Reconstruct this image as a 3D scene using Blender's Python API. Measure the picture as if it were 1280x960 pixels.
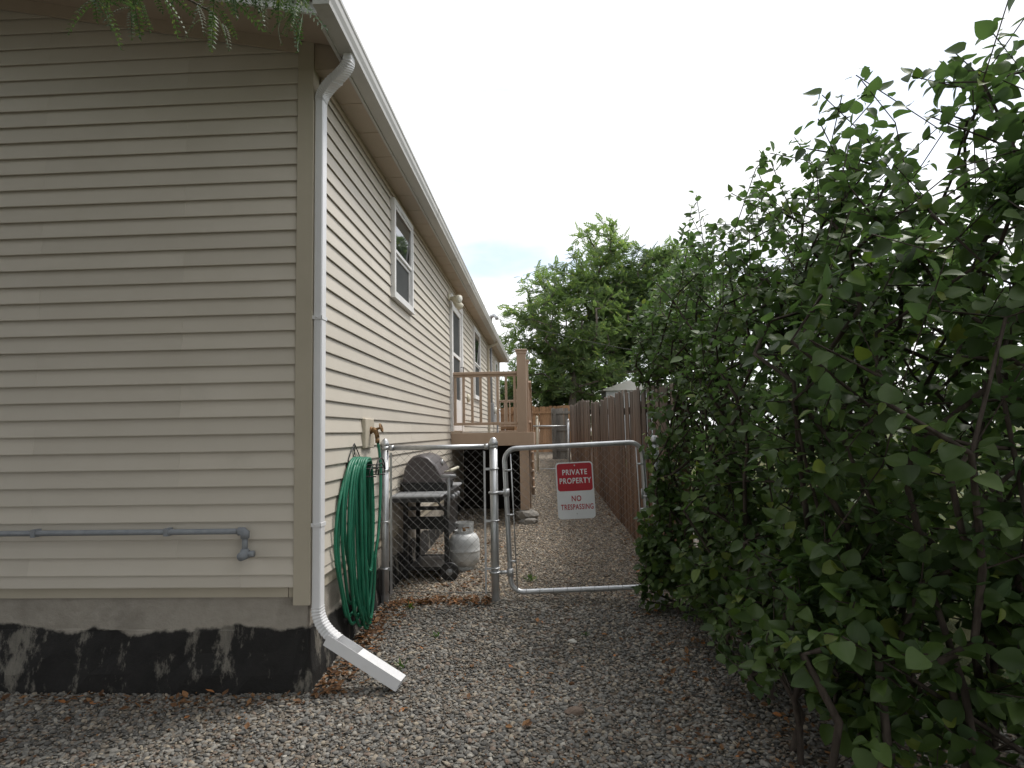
import bpy, bmesh, math, random
import numpy as np
from mathutils import Vector, Matrix, Euler, Quaternion

for o in list(bpy.data.objects): bpy.data.objects.remove(o)
S = bpy.context.scene
COL = S.collection
rad = math.radians

# ------------------------------------------------------------------ camera
EYE = Vector((0.0, 0.0, 1.38))
cam_data = bpy.data.cameras.new('camera'); cam = bpy.data.objects.new('camera', cam_data)
COL.objects.link(cam); S.camera = cam
cam.location = EYE
cam.rotation_euler = Euler((1.6475534, 0.0174019, 0.0500788), 'XYZ')
cam_data.sensor_fit = 'HORIZONTAL'; cam_data.sensor_width = 36.0
cam_data.lens = 776.0 / 1280.0 * 36.0
cam_data.clip_start = 0.05; cam_data.clip_end = 2000

# ------------------------------------------------------------------ world: bright overcast with thin gaps
SKYOFF = 5.7
SKYROT = -13
SUN_ELEV, SUN_AZ = rad(58), rad(52)        # azimuth measured from +Y towards +X
W = bpy.data.worlds.new('World'); S.world = W; W.use_nodes = True
wn, wl = W.node_tree.nodes, W.node_tree.links
wn.clear()
wo = wn.new('ShaderNodeOutputWorld')
sky = wn.new('ShaderNodeTexSky'); sky.sky_type = 'NISHITA'; sky.sun_disc = False
sky.sun_elevation = SUN_ELEV; sky.sun_rotation = SUN_AZ
sky.dust_density = 2.0
bg1 = wn.new('ShaderNodeBackground'); bg1.inputs[1].default_value = 0.13
wl.new(sky.outputs[0], bg1.inputs[0])
bg2 = wn.new('ShaderNodeBackground'); bg2.inputs[1].default_value = 0.90
tc = wn.new('ShaderNodeTexCoord')
mp = wn.new('ShaderNodeMapping'); mp.inputs['Scale'].default_value = (1, 1, 2.6); mp.inputs['Location'].default_value = (SKYOFF, 0.0, 0.10); mp.inputs['Rotation'].default_value = (0, 0, rad(SKYROT))
wl.new(tc.outputs['Generated'], mp.inputs[0])
ns = wn.new('ShaderNodeTexNoise'); ns.inputs['Scale'].default_value = 2.3
ns.inputs['Detail'].default_value = 6; ns.inputs['Roughness'].default_value = 0.55
wl.new(mp.outputs[0], ns.inputs['Vector'])
cr = wn.new('ShaderNodeValToRGB')
cr.color_ramp.elements[0].position = 0.34; cr.color_ramp.elements[0].color = (0.30, 0.30, 0.30, 1)
cr.color_ramp.elements[1].position = 0.51; cr.color_ramp.elements[1].color = (1, 1, 1, 1)
wl.new(ns.outputs[0], cr.inputs[0])
ns2 = wn.new('ShaderNodeTexNoise'); ns2.inputs['Scale'].default_value = 3.1
ns2.inputs['Detail'].default_value = 5
wl.new(mp.outputs[0], ns2.inputs['Vector'])
cr2 = wn.new('ShaderNodeValToRGB')
cr2.color_ramp.elements[0].position = 0.35; cr2.color_ramp.elements[0].color = (0.74, 0.75, 0.775, 1)
cr2.color_ramp.elements[1].position = 0.62; cr2.color_ramp.elements[1].color = (1.0, 1.0, 1.0, 1)
wl.new(ns2.outputs[0], cr2.inputs[0]); wl.new(cr2.outputs[0], bg2.inputs[0])
mx = wn.new('ShaderNodeMixShader')
wl.new(cr.outputs[0], mx.inputs[0]); wl.new(bg1.outputs[0], mx.inputs[1]); wl.new(bg2.outputs[0], mx.inputs[2])
wl.new(mx.outputs[0], wo.inputs[0])

# ------------------------------------------------------------------ sun behind thin cloud
sd = bpy.data.lights.new('sun', 'SUN'); sd.energy = 1.5; sd.angle = rad(14); sd.color = (1.0, 0.965, 0.91)
sun = bpy.data.objects.new('sun', sd); COL.objects.link(sun)
dvec = Vector((math.cos(SUN_ELEV)*math.sin(SUN_AZ), math.cos(SUN_ELEV)*math.cos(SUN_AZ), math.sin(SUN_ELEV)))
sun.rotation_euler = dvec.to_track_quat('Z', 'Y').to_euler()
sun.location = (6, 8, 12)

S.view_settings.view_transform = 'Standard'; S.view_settings.look = 'None'
S.view_settings.gamma = 1.0; S.view_settings.use_curve_mapping = False
S.view_settings.exposure = 0.83
S.render.engine = 'CYCLES'
S.render.resolution_x = 1024; S.render.resolution_y = 768

# ------------------------------------------------------------------ helpers
class MB:
    """collects shapes (world coordinates), then links them as one mesh"""
    def __init__(s): s.v = []; s.f = []; s.sm = []
    def add(s, vs, fs, smooth=False):
        b = len(s.v); s.v += [tuple(p) for p in vs]
        for f in fs: s.f.append(tuple(b+i for i in f)); s.sm.append(smooth)
        return s
    def box(s, lo, hi, M=None, bev=0.0):
        x0, y0, z0 = lo; x1, y1, z1 = hi
        if bev <= 0:
            vs = [Vector(p) for p in ((x0,y0,z0),(x1,y0,z0),(x1,y1,z0),(x0,y1,z0),(x0,y0,z1),(x1,y0,z1),(x1,y1,z1),(x0,y1,z1))]
            fs = [(3,2,1,0),(4,5,6,7),(0,1,5,4),(1,2,6,5),(2,3,7,6),(3,0,4,7)]
        else:
            bm = bmesh.new(); bmesh.ops.create_cube(bm, size=1)
            for v in bm.verts:
                v.co = Vector(((x0+x1)/2+v.co.x*(x1-x0), (y0+y1)/2+v.co.y*(y1-y0), (z0+z1)/2+v.co.z*(z1-z0)))
            bmesh.ops.bevel(bm, geom=list(bm.edges), offset=bev, segments=1, affect='EDGES')
            bm.verts.index_update()
            vs = [v.co.copy() for v in bm.verts]; fs = [tuple(v.index for v in f.verts) for f in bm.faces]; bm.free()
        if M is not None: vs = [M @ v for v in vs]
        return s.add(vs, fs)
    def tube(s, pts, r, seg=8, cap=True, smooth=True, closed=False, up=None):
        pts = [Vector(p) for p in pts]; n = len(pts)
        rs = r if hasattr(r, '__len__') else [r]*n
        T = []
        for i in range(n):
            if closed: t = pts[(i+1)%n]-pts[i-1]
            else: t = pts[min(i+1,n-1)]-pts[max(i-1,0)]
            T.append(t.normalized() if t.length > 1e-9 else Vector((0,0,1)))
        u = Vector(up) if up else (Vector((0,0,1)) if abs(T[0].z) < 0.9 else Vector((1,0,0)))
        vs = []
        for i in range(n):
            u = (u - T[i]*u.dot(T[i]))
            if u.length < 1e-6: u = T[i].orthogonal()
            u.normalize(); w = T[i].cross(u)
            for k in range(seg):
                a = 2*math.pi*k/seg
                vs.append(pts[i] + (u*math.cos(a)+w*math.sin(a))*rs[i])
        fs = []
        m = n if closed else n-1
        for i in range(m):
            a = i*seg; b = ((i+1)%n)*seg
            for k in range(seg):
                k2 = (k+1)%seg; fs.append((a+k, a+k2, b+k2, b+k))
        if cap and not closed:
            fs.append(tuple(range(seg-1,-1,-1))); fs.append(tuple((n-1)*seg+k for k in range(seg)))
        return s.add(vs, fs, smooth)
    def sweep(s, pts, prof, up, cap=True, smooth=False, closed_prof=True):
        """sweep a 2-d profile [(a,b)] along pts; b along 'up', a along tangent x up"""
        pts = [Vector(p) for p in pts]; n = len(pts); m = len(prof); vs = []
        for i in range(n):
            t = (pts[min(i+1,n-1)]-pts[max(i-1,0)]).normalized()
            u = Vector(up); w = t.cross(u)
            if w.length < 1e-6: w = t.orthogonal()
            w.normalize(); u = w.cross(t).normalized()
            vs += [pts[i]+w*a+u*b for a, b in prof]
        fs = []
        for i in range(n-1):
            for k in range(m if closed_prof else m-1):
                k2 = (k+1)%m; fs.append((i*m+k, i*m+k2, (i+1)*m+k2, (i+1)*m+k))
        if cap and closed_prof:
            fs.append(tuple(range(m-1,-1,-1))); fs.append(tuple((n-1)*m+k for k in range(m)))
        return s.add(vs, fs, smooth)
    def lathe(s, prof, c, seg=20, axis='Z', smooth=True):
        vs = []; n = len(prof); c = Vector(c)
        for r, h in prof:
            for k in range(seg):
                a = 2*math.pi*k/seg; x, y = r*math.cos(a), r*math.sin(a)
                vs.append(c + (Vector((x,y,h)) if axis=='Z' else Vector((h,x,y)) if axis=='X' else Vector((y,h,x))))
        fs = []
        for i in range(n-1):
            for k in range(seg):
                k2 = (k+1)%seg; fs.append((i*seg+k, i*seg+k2, (i+1)*seg+k2, (i+1)*seg+k))
        if prof[0][0] > 1e-4: fs.append(tuple(range(seg-1,-1,-1)))
        if prof[-1][0] > 1e-4: fs.append(tuple((n-1)*seg+k for k in range(seg)))
        return s.add(vs, fs, smooth)
    def prism(s, poly, axis, a0, a1):
        """extrude a 2-d polygon along an axis: axis Y -> poly (x,z); X -> (y,z); Z -> (x,y)"""
        def P(p, a): return {'Y':(p[0],a,p[1]), 'X':(a,p[0],p[1]), 'Z':(p[0],p[1],a)}[axis]
        n = len(poly); vs = [P(p,a0) for p in poly]+[P(p,a1) for p in poly]
        fs = [tuple(range(n)), tuple(range(2*n-1,n-1,-1))]
        for k in range(n):
            k2 = (k+1)%n; fs.append((k,n+k,n+k2,k2))
        return s.add(vs, fs)
    def mesh(s, name, mat, origin=(0,0,0), fix=True):
        me = bpy.data.meshes.new(name)
        o = Vector(origin)
        me.from_pydata([tuple(Vector(p)-o) for p in s.v], [], s.f)
        me.polygons.foreach_set('use_smooth', s.sm)
        if mat: me.materials.append(mat)
        if fix:
            bm = bmesh.new(); bm.from_mesh(me); bmesh.ops.recalc_face_normals(bm, faces=bm.faces); bm.to_mesh(me); bm.free()
        me.update(); return me

ORG = {}
def world_origin(p): return ORG.get(p.name, Vector((0,0,0))) if p is not None else Vector((0,0,0))
def tag(o, label=None, cat=None, group=None, kind=None):
    if label: o['label'] = label
    if cat: o['category'] = cat
    if group: o['group'] = group
    if kind: o['kind'] = kind
    return o
def thing(name, loc, label, cat, group=None):
    o = bpy.data.objects.new(name, None); COL.objects.link(o); o.location = loc
    o.empty_display_size = 0.1
    ORG[o.name] = Vector(loc); return tag(o, label, cat, group)
def obj(name, mb, mat, parent=None, label=None):
    """mesh in world coordinates; a child shares the origin of its thing"""
    wo_ = world_origin(parent)
    o = bpy.data.objects.new(name, mb.mesh(name, mat, wo_)); COL.objects.link(o)
    if parent is not None: o.parent = parent
    ORG[o.name] = wo_
    if label: o['label'] = label
    return o
def place(name, me, parent, loc, rot=(0,0,0), scale=(1,1,1)):
    """a piece that shares mesh data, at a world location"""
    o = bpy.data.objects.new(name, me); COL.objects.link(o)
    o.location = Vector(loc) - world_origin(parent); o.rotation_euler = rot; o.scale = scale
    if parent is not None: o.parent = parent
    ORG[o.name] = Vector(loc); return o
def solo(name, mb, mat, loc, label, cat, group=None, kind=None):
    """a thing that is one mesh, origin at its base"""
    o = bpy.data.objects.new(name, mb.mesh(name, mat, loc)); COL.objects.link(o); o.location = loc
    ORG[o.name] = Vector(loc); return tag(o, label, cat, group, kind)
def array_mesh(name, V, F, mat, smooth=False):
    me = bpy.data.meshes.new(name); V = np.asarray(V, np.float32); F = np.asarray(F, np.int32)
    k = F.shape[1]
    me.vertices.add(len(V)); me.vertices.foreach_set('co', V.ravel())
    me.loops.add(F.size); me.loops.foreach_set('vertex_index', F.ravel())
    me.polygons.add(len(F)); me.polygons.foreach_set('loop_start', np.arange(0, F.size, k, dtype=np.int32))
    me.polygons.foreach_set('use_smooth', np.full(len(F), smooth))
    me.update(calc_edges=True); me.validate()
    me.materials.append(mat); return me

# ------------------------------------------------------------------ materials
def nodes_of(name):
    m = bpy.data.materials.new(name); m.use_nodes = True
    nt = m.node_tree; b = nt.nodes['Principled BSDF']; return m, nt, b
def nd(nt, t, **kw):
    n = nt.nodes.new(t)
    for k, v in kw.items():
        if k in n.inputs: n.inputs[k].default_value = v
        else: setattr(n, k, v)
    return n
def mixc(nt, fac, a, b, mode='MIX'):
    n = nt.nodes.new('ShaderNodeMix'); n.data_type = 'RGBA'; n.blend_type = mode
    for i, x in ((0, fac), (6, a), (7, b)):
        if hasattr(x, 'is_output') or isinstance(x, bpy.types.NodeSocket): nt.links.new(x, n.inputs[i])
        else: n.inputs[i].default_value = (x if i == 0 else (*x, 1))
    return n.outputs[2]
def ramp(nt, src, stops, interp='LINEAR'):
    r = nt.nodes.new('ShaderNodeValToRGB'); r.color_ramp.interpolation = interp
    e = r.color_ramp.elements
    while len(e) < len(stops): e.new(0.5)
    for el, (p, c) in zip(e, stops):
        el.position = p; el.color = (c, c, c, 1) if not hasattr(c, '__len__') else (*c, 1)
    nt.links.new(src, r.inputs[0]); return r.outputs[0]
def coords(nt, scale=(1,1,1), kind='Object'):
    t = nt.nodes.new('ShaderNodeTexCoord'); m = nt.nodes.new('ShaderNodeMapping')
    m.inputs['Scale'].default_value = scale; nt.links.new(t.outputs[kind], m.inputs[0]); return m.outputs[0]
def noise(nt, vec, scale, detail=4, rough=0.55, w=None):
    n = nt.nodes.new('ShaderNodeTexNoise')
    n.inputs['Scale'].default_value = scale; n.inputs['Detail'].default_value = detail; n.inputs['Roughness'].default_value = rough
    if vec is not None: nt.links.new(vec, n.inputs['Vector'])
    if w is not None:
        n.noise_dimensions = '4D'; nt.links.new(w, n.inputs['W'])
    return n.outputs[0]
def bump(nt, b, h, strength, dist):
    n = nt.nodes.new('ShaderNodeBump'); n.inputs['Strength'].default_value = strength; n.inputs['Distance'].default_value = dist
    nt.links.new(h, n.inputs['Height']); nt.links.new(n.outputs[0], b.inputs['Normal'])
def rnd10(nt):
    oi = nt.nodes.new('ShaderNodeObjectInfo'); m = nt.nodes.new('ShaderNodeMath'); m.operation = 'MULTIPLY'
    m.inputs[1].default_value = 10; nt.links.new(oi.outputs['Random'], m.inputs[0]); return oi.outputs['Random'], m.outputs[0]
def pm(name, c1, c2, scale=8, stretch=(1,1,1), rough=0.6, rvar=0.1, bmp=0.2, bscale=60, bdist=0.002, spec=0.4, metal=0.0,
       vary=0.0, dirt=None, dirt_lo=0.55, dirt_scale=2.0):
    """two-tone noise surface with fine relief, per-object value shift and optional blotchy dirt"""
    m, nt, b = nodes_of(name)
    rnd, w = rnd10(nt)
    v = coords(nt, stretch)
    n1 = noise(nt, v, scale, 5, 0.6, w)
    c = mixc(nt, ramp(nt, n1, [(0.3, 0.0), (0.7, 1.0)]), c1, c2)
    if vary > 0:
        mr = nt.nodes.new('ShaderNodeMapRange'); mr.inputs[3].default_value = 1-vary; mr.inputs[4].default_value = 1+vary
        nt.links.new(rnd, mr.inputs[0])
        hs = nt.nodes.new('ShaderNodeHueSaturation'); nt.links.new(mr.outputs[0], hs.inputs['Value']); nt.links.new(c, hs.inputs['Color']); c = hs.outputs[0]
    if dirt:
        nz = noise(nt, coords(nt, (1,1,1)), dirt_scale, 7, 0.65, w)
        c = mixc(nt, ramp(nt, nz, [(dirt_lo, 0.0), (dirt_lo+0.2, 0.8)]), c, dirt)
    nt.links.new(c, b.inputs['Base Color'])
    rr = nt.nodes.new('ShaderNodeMapRange'); rr.inputs[3].default_value = max(0.02, rough-rvar); rr.inputs[4].default_value = min(1, rough+rvar)
    nt.links.new(n1, rr.inputs[0]); nt.links.new(rr.outputs[0], b.inputs['Roughness'])
    b.inputs['Specular IOR Level'].default_value = spec; b.inputs['Metallic'].default_value = metal
    if bmp > 0: bump(nt, b, noise(nt, coords(nt, stretch), bscale, 4, 0.6, w), bmp, bdist)
    return m
def leaf_mat(name, c_dark, c_lite, back=None, trans=0.35, rough=0.45, spec=0.45, hue=0.02):
    m, nt, b = nodes_of(name)
    g = nt.nodes.new('ShaderNodeNewGeometry'); oi = nt.nodes.new('ShaderNodeObjectInfo')
    ad = nt.nodes.new('ShaderNodeMath'); ad.operation = 'ADD'; nt.links.new(g.outputs['Random Per Island'], ad.inputs[0]); nt.links.new(oi.outputs['Random'], ad.inputs[1])
    fr = nt.nodes.new('ShaderNodeMath'); fr.operation = 'FRACT'; nt.links.new(ad.outputs[0], fr.inputs[0])
    c = mixc(nt, ramp(nt, fr.outputs[0], [(0, 0.0), (0.8, 0.6), (1, 1.0)]), c_dark, c_lite)
    g2 = mixc(nt, ramp(nt, fr.outputs[0], [(0.93, 0.0), (0.97, 0.55)]), c, tuple(x*k for x, k in zip(c_lite, (1.8, 1.25, 0.9)))); c = g2
    n = noise(nt, coords(nt), 60, 3)
    c = mixc(nt, 0.25, c, mixc(nt, n, (0.4, 0.4, 0.4), (1.0, 1.0, 1.0)), 'MULTIPLY')
    if back: c = mixc(nt, g.outputs['Backfacing'], c, back)
    nt.links.new(c, b.inputs['Base Color']); b.inputs['Roughness'].default_value = rough; b.inputs['Specular IOR Level'].default_value = spec
    t = nt.nodes.new('ShaderNodeBsdfTranslucent')
    tcol = mixc(nt, 1.0, c, (1.35, 1.5, 0.75), 'MULTIPLY'); nt.links.new(tcol, t.inputs[0])
    ms = nt.nodes.new('ShaderNodeMixShader'); ms.inputs[0].default_value = trans
    out = nt.nodes['Material Output']
    nt.links.new(b.outputs[0], ms.inputs[1]); nt.links.new(t.outputs[0], ms.inputs[2]); nt.links.new(ms.outputs[0], out.inputs[0])
    return m

MAT = {}
MAT['siding'] = pm('siding', (0.535, 0.487, 0.410), (0.58, 0.532, 0.455), 1.6, (1, 1, 1), 0.5, 0.08, 0.30, 5, 0.006, 0.35, vary=0.05, dirt=(0.42, 0.39, 0.325), dirt_lo=0.60, dirt_scale=1.1)
MAT['trim'] = pm('trim', (0.42, 0.375, 0.29), (0.47, 0.42, 0.33), 3, (1, 1, 1), 0.55, 0.08, 0.1, 30, 0.001, 0.3, dirt=(0.30, 0.27, 0.22), dirt_lo=0.6)
MAT['soffit'] = pm('soffit', (0.43, 0.36, 0.28), (0.48, 0.40, 0.315), 4, (1, 1, 1), 0.6, 0.08, 0.08, 30, 0.001, 0.3, dirt=(0.30, 0.255, 0.20), dirt_lo=0.62)
MAT['gutter'] = pm('gutter', (0.46, 0.45, 0.42), (0.54, 0.53, 0.50), 5, (1, 0.3, 1), 0.45, 0.1, 0.06, 20, 0.001, 0.4, dirt=(0.30, 0.28, 0.24), dirt_lo=0.56, dirt_scale=3)
MAT['white_alu'] = pm('white_aluminium', (0.70, 0.70, 0.71), (0.76, 0.76, 0.76), 5, (1, 1, 0.4), 0.38, 0.08, 0.08, 30, 0.001, 0.5, dirt=(0.50, 0.49, 0.47), dirt_lo=0.60, dirt_scale=3.5)
MAT['window_vinyl'] = pm('window_vinyl', (0.72, 0.71, 0.69), (0.78, 0.77, 0.75), 6, rough=0.4, bmp=0.05, dirt=(0.55, 0.53, 0.49), dirt_lo=0.62)
MAT['shingle'] = pm('shingle', (0.11, 0.095, 0.085), (0.19, 0.165, 0.145), 12, rough=0.9, bmp=0.6, bscale=90, bdist=0.004)
MAT['galv'] = pm('galvanised_steel', (0.42, 0.43, 0.44), (0.58, 0.59, 0.60), 14, (1,1,0.5), 0.42, 0.12, 0.12, 90, 0.0008, 0.5, metal=0.75, dirt=(0.32, 0.31, 0.29), dirt_lo=0.58, dirt_scale=6)
MAT['wire'] = pm('galvanised_wire', (0.17, 0.17, 0.165), (0.26, 0.26, 0.255), 20, rough=0.6, bmp=0, metal=0.3)
MAT['deck'] = pm('brown_deck_paint', (0.39, 0.285, 0.205), (0.45, 0.335, 0.25), 6, (1,1,0.3), 0.6, 0.1, 0.25, 50, 0.0015, 0.3, vary=0.06, dirt=(0.17, 0.12, 0.08), dirt_lo=0.62)
MAT['deck_under'] = pm('under_deck_shade', (0.022, 0.018, 0.015), (0.045, 0.036, 0.03), 6, rough=0.9, bmp=0.3)  # near-black colour carries the shade under the landings
MAT['grey_plastic'] = pm('grey_plastic', (0.23, 0.235, 0.24), (0.29, 0.295, 0.30), 10, rough=0.5, bmp=0.1)
MAT['black_iron'] = pm('black_iron', (0.012, 0.012, 0.012), (0.03, 0.03, 0.03), 20, rough=0.5, bmp=0.2)
MAT['black_cart'] = pm('black_cart_paint', (0.013, 0.013, 0.014), (0.028, 0.027, 0.026), 12, rough=0.45, bmp=0.15, dirt=(0.07, 0.065, 0.055), dirt_lo=0.64, dirt_scale=5)
MAT['lid'] = pm('faded_lid_enamel', (0.062, 0.052, 0.053), (0.095, 0.082, 0.082), 9, rough=0.42, rvar=0.12, bmp=0.15, bscale=40, dirt=(0.14, 0.125, 0.115), dirt_lo=0.60, dirt_scale=5)
MAT['hose'] = pm('green_hose', (0.012, 0.125, 0.070), (0.024, 0.190, 0.110), 9, rough=0.38, bmp=0.1, bscale=120, dirt=(0.045, 0.10, 0.065), dirt_lo=0.6, dirt_scale=8)
MAT['brass'] = pm('weathered_brass', (0.20, 0.115, 0.055), (0.30, 0.185, 0.09), 30, rough=0.5, metal=0.6, bmp=0.2)
MAT['block_beige'] = pm('beige_block', (0.46, 0.41, 0.32), (0.54, 0.48, 0.38), 10, rough=0.6, dirt=(0.33, 0.24, 0.16), dirt_lo=0.6)
MAT['tank'] = pm('propane_tank_paint', (0.52, 0.53, 0.53), (0.62, 0.63, 0.62), 8, rough=0.42, bmp=0.15, bscale=30, dirt=(0.34, 0.31, 0.27), dirt_lo=0.54, dirt_scale=7)
MAT['rust'] = pm('rusty_steel', (0.12, 0.085, 0.065), (0.20, 0.15, 0.115), 25, rough=0.8, bmp=0.4)
MAT['pipe_grey'] = pm('grey_painted_pipe', (0.20, 0.215, 0.235), (0.27, 0.285, 0.30), 20, rough=0.6, bmp=0.2)
MAT['cream'] = pm('cream_plastic', (0.55, 0.52, 0.40), (0.64, 0.60, 0.48), 12, rough=0.4, bmp=0.05)
MAT['stone'] = pm('rough_stone', (0.17, 0.16, 0.145), (0.30, 0.28, 0.25), 14, rough=0.9, bmp=0.8, bscale=35, bdist=0.01)
MAT['pale_stone'] = pm('pale_stone', (0.45, 0.43, 0.39), (0.6, 0.58, 0.53), 14, rough=0.9, bmp=0.6, bscale=60, bdist=0.004)
MAT['bark'] = pm('bark', (0.075, 0.062, 0.05), (0.17, 0.15, 0.125), 9, (3,3,0.6), 0.9, 0.05, 0.9, 22, 0.012, 0.2)
MAT['bush_bark'] = pm('bush_bark', (0.035, 0.027, 0.022), (0.085, 0.068, 0.055), 22, (2,2,0.6), 0.85, 0.05, 0.5, 60, 0.003, 0.2)
MAT['cable'] = pm('black_cable', (0.02,0.02,0.02), (0.04,0.04,0.04), 10, rough=0.6, bmp=0)
MAT['shed'] = pm('pale_grey_boards', (0.36, 0.375, 0.39), (0.42, 0.435, 0.445), 4, rough=0.6, dirt=(0.4,0.4,0.4))
MAT['litter'] = leaf_mat('dead_leaf', (0.09, 0.045, 0.025), (0.32, 0.175, 0.085), trans=0.15, rough=0.7, spec=0.2)
MAT['leaf'] = leaf_mat('bush_leaf', (0.042, 0.076, 0.021), (0.130, 0.205, 0.052), back=(0.085, 0.140, 0.066), trans=0.34, rough=0.48, spec=0.35)
MAT['frond'] = leaf_mat('tree_leaf', (0.125, 0.185, 0.086), (0.225, 0.295, 0.145), trans=0.58, rough=0.5)
MAT['frond_dark'] = leaf_mat('dark_tree_leaf', (0.085, 0.132, 0.064), (0.155, 0.212, 0.106), trans=0.5, rough=0.5)
MAT['locust'] = leaf_mat('fine_tree_leaf', (0.045, 0.085, 0.035), (0.13, 0.19, 0.085), trans=0.3, rough=0.5)
MAT['weed'] = leaf_mat('weed_leaf', (0.05, 0.11, 0.02), (0.11, 0.2, 0.04), trans=0.3)
MAT['sign_white'] = pm('sign_white', (0.66, 0.68, 0.70), (0.72, 0.74, 0.76), 8, rough=0.35, bmp=0.03)
MAT['sign_red'] = pm('sign_red', (0.36, 0.010, 0.022), (0.42, 0.014, 0.028), 8, rough=0.35, bmp=0.03)
MAT['flood_glass'] = pm('lamp_glass', (0.72, 0.71, 0.62), (0.8, 0.79, 0.72), 6, rough=0.15, bmp=0, spec=0.6)

def wood_mat():
    m, nt, b = nodes_of('weathered_fence_wood')
    rnd, w = rnd10(nt)
    v = coords(nt, (1, 1, 1)); vs = coords(nt, (24, 24, 1.3))
    sx = nt.nodes.new('ShaderNodeSeparateXYZ'); nt.links.new(v, sx.inputs[0])
    grain = noise(nt, vs, 2.2, 6, 0.65, w)
    big = noise(nt, coords(nt, (2, 2, 0.7)), 2.0, 3, 0.5, w)
    hgt = nt.nodes.new('ShaderNodeMath'); hgt.operation = 'MULTIPLY_ADD'; hgt.inputs[1].default_value = 0.55; nt.links.new(big, hgt.inputs[0])
    zz = nt.nodes.new('ShaderNodeMath'); zz.operation = 'MULTIPLY'; zz.inputs[1].default_value = 0.36; nt.links.new(sx.outputs[2], zz.inputs[0])
    nt.links.new(zz.outputs[0], hgt.inputs[2])
    grey = mixc(nt, grain, (0.085, 0.070, 0.058), (0.24, 0.205, 0.175))
    red = mixc(nt, grain, (0.085, 0.050, 0.032), (0.26, 0.158, 0.102))
    c = mixc(nt, ramp(nt, hgt.outputs[0], [(0.50, 0.0), (0.95, 1.0)]), red, grey)
    hs = nt.nodes.new('ShaderNodeHueSaturation'); mr = nt.nodes.new('ShaderNodeMapRange'); mr.inputs[3].default_value = 0.58; mr.inputs[4].default_value = 1.15
    nt.links.new(rnd, mr.inputs[0]); nt.links.new(mr.outputs[0], hs.inputs['Value']); nt.links.new(c, hs.inputs['Color'])
    nt.links.new(hs.outputs[0], b.inputs['Base Color']); b.inputs['Roughness'].default_value = 0.85; b.inputs['Specular IOR Level'].default_value = 0.2
    bump(nt, b, grain, 0.6, 0.004); return m
MAT['fence_wood'] = wood_mat()
MAT['grey_wood'] = pm('grey_fence_wood', (0.13, 0.12, 0.105), (0.25, 0.235, 0.21), 3, (20,20,1.2), 0.85, 0.05, 0.5, 6, 0.004, 0.2, vary=0.2)
MAT['brown_wood'] = pm('brown_fence_wood', (0.15, 0.08, 0.04), (0.30, 0.18, 0.10), 3, (20,20,1.2), 0.85, 0.05, 0.5, 6, 0.004, 0.2, vary=0.25)

def glass_mat(name, tint, ior=1.75):
    m, nt, b = nodes_of(name)
    v = coords(nt)
    c = mixc(nt, noise(nt, v, 1.5, 2), tint, tuple(x*1.6 for x in tint))
    nt.links.new(c, b.inputs['Base Color']); b.inputs['Roughness'].default_value = 0.03; b.inputs['IOR'].default_value = ior
    b.inputs['Coat Weight'].default_value = 0.6; b.inputs['Coat Roughness'].default_value = 0.02
    bump(nt, b, noise(nt, v, 1.2, 1), 0.04, 0.02); return m
MAT['glass'] = glass_mat('window_glass', (0.020, 0.024, 0.026))
MAT['screen'] = pm('insect_screen', (0.040, 0.043, 0.043), (0.075, 0.078, 0.075), 2.5, rough=0.6, bmp=0.1, bscale=300, spec=0.08)

def foundation_mat():
    m, nt, b = nodes_of('tarred_concrete')
    v = coords(nt); sx = nt.nodes.new('ShaderNodeSeparateXYZ'); nt.links.new(v, sx.inputs[0])
    fine = noise(nt, v, 9, 8, 0.7); mid = noise(nt, v, 2.6, 6, 0.6)
    conc = mixc(nt, fine, (0.25, 0.225, 0.19), (0.40, 0.365, 0.31))
    conc = mixc(nt, ramp(nt, noise(nt, v, 5, 5), [(0.5, 0), (0.75, 0.6)]), conc, (0.19, 0.17, 0.145))
    tar = mixc(nt, fine, (0.006, 0.006, 0.006), (0.030, 0.028, 0.026))
    worn = mixc(nt, noise(nt, coords(nt, (14, 14, 3)), 2, 6, 0.7), (0.05, 0.045, 0.04), (0.27, 0.25, 0.21))
    # ragged brush line at the top of the tar coat
    a = nt.nodes.new('ShaderNodeMath'); a.operation = 'MULTIPLY_ADD'; a.inputs[1].default_value = 0.20; nt.links.new(mid, a.inputs[0]); nt.links.new(sx.outputs[2], a.inputs[2])
    line = ramp(nt, a.outputs[0], [(0.362, 1.0), (0.378, 0.0)])
    # coat flaked off near the corner and low down
    fl = nt.nodes.new('ShaderNodeTexNoise'); fl.inputs['Scale'].default_value = 4.2; fl.inputs['Detail'].default_value = 9; fl.inputs['Roughness'].default_value = 0.72
    nt.links.new(coords(nt, (1.3, 1.3, 0.6)), fl.inputs['Vector'])
    flake = ramp(nt, fl.outputs[0], [(0.535, 0.0), (0.60, 1.0)])
    tar2 = mixc(nt, flake, tar, worn)
    nt.links.new(mixc(nt, line, conc, tar2), b.inputs['Base Color'])
    b.inputs['Roughness'].default_value = 0.85; b.inputs['Specular IOR Level'].default_value = 0.3
    bump(nt, b, noise(nt, v, 22, 8, 0.7), 0.8, 0.012); return m
MAT['foundation'] = foundation_mat()

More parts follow.
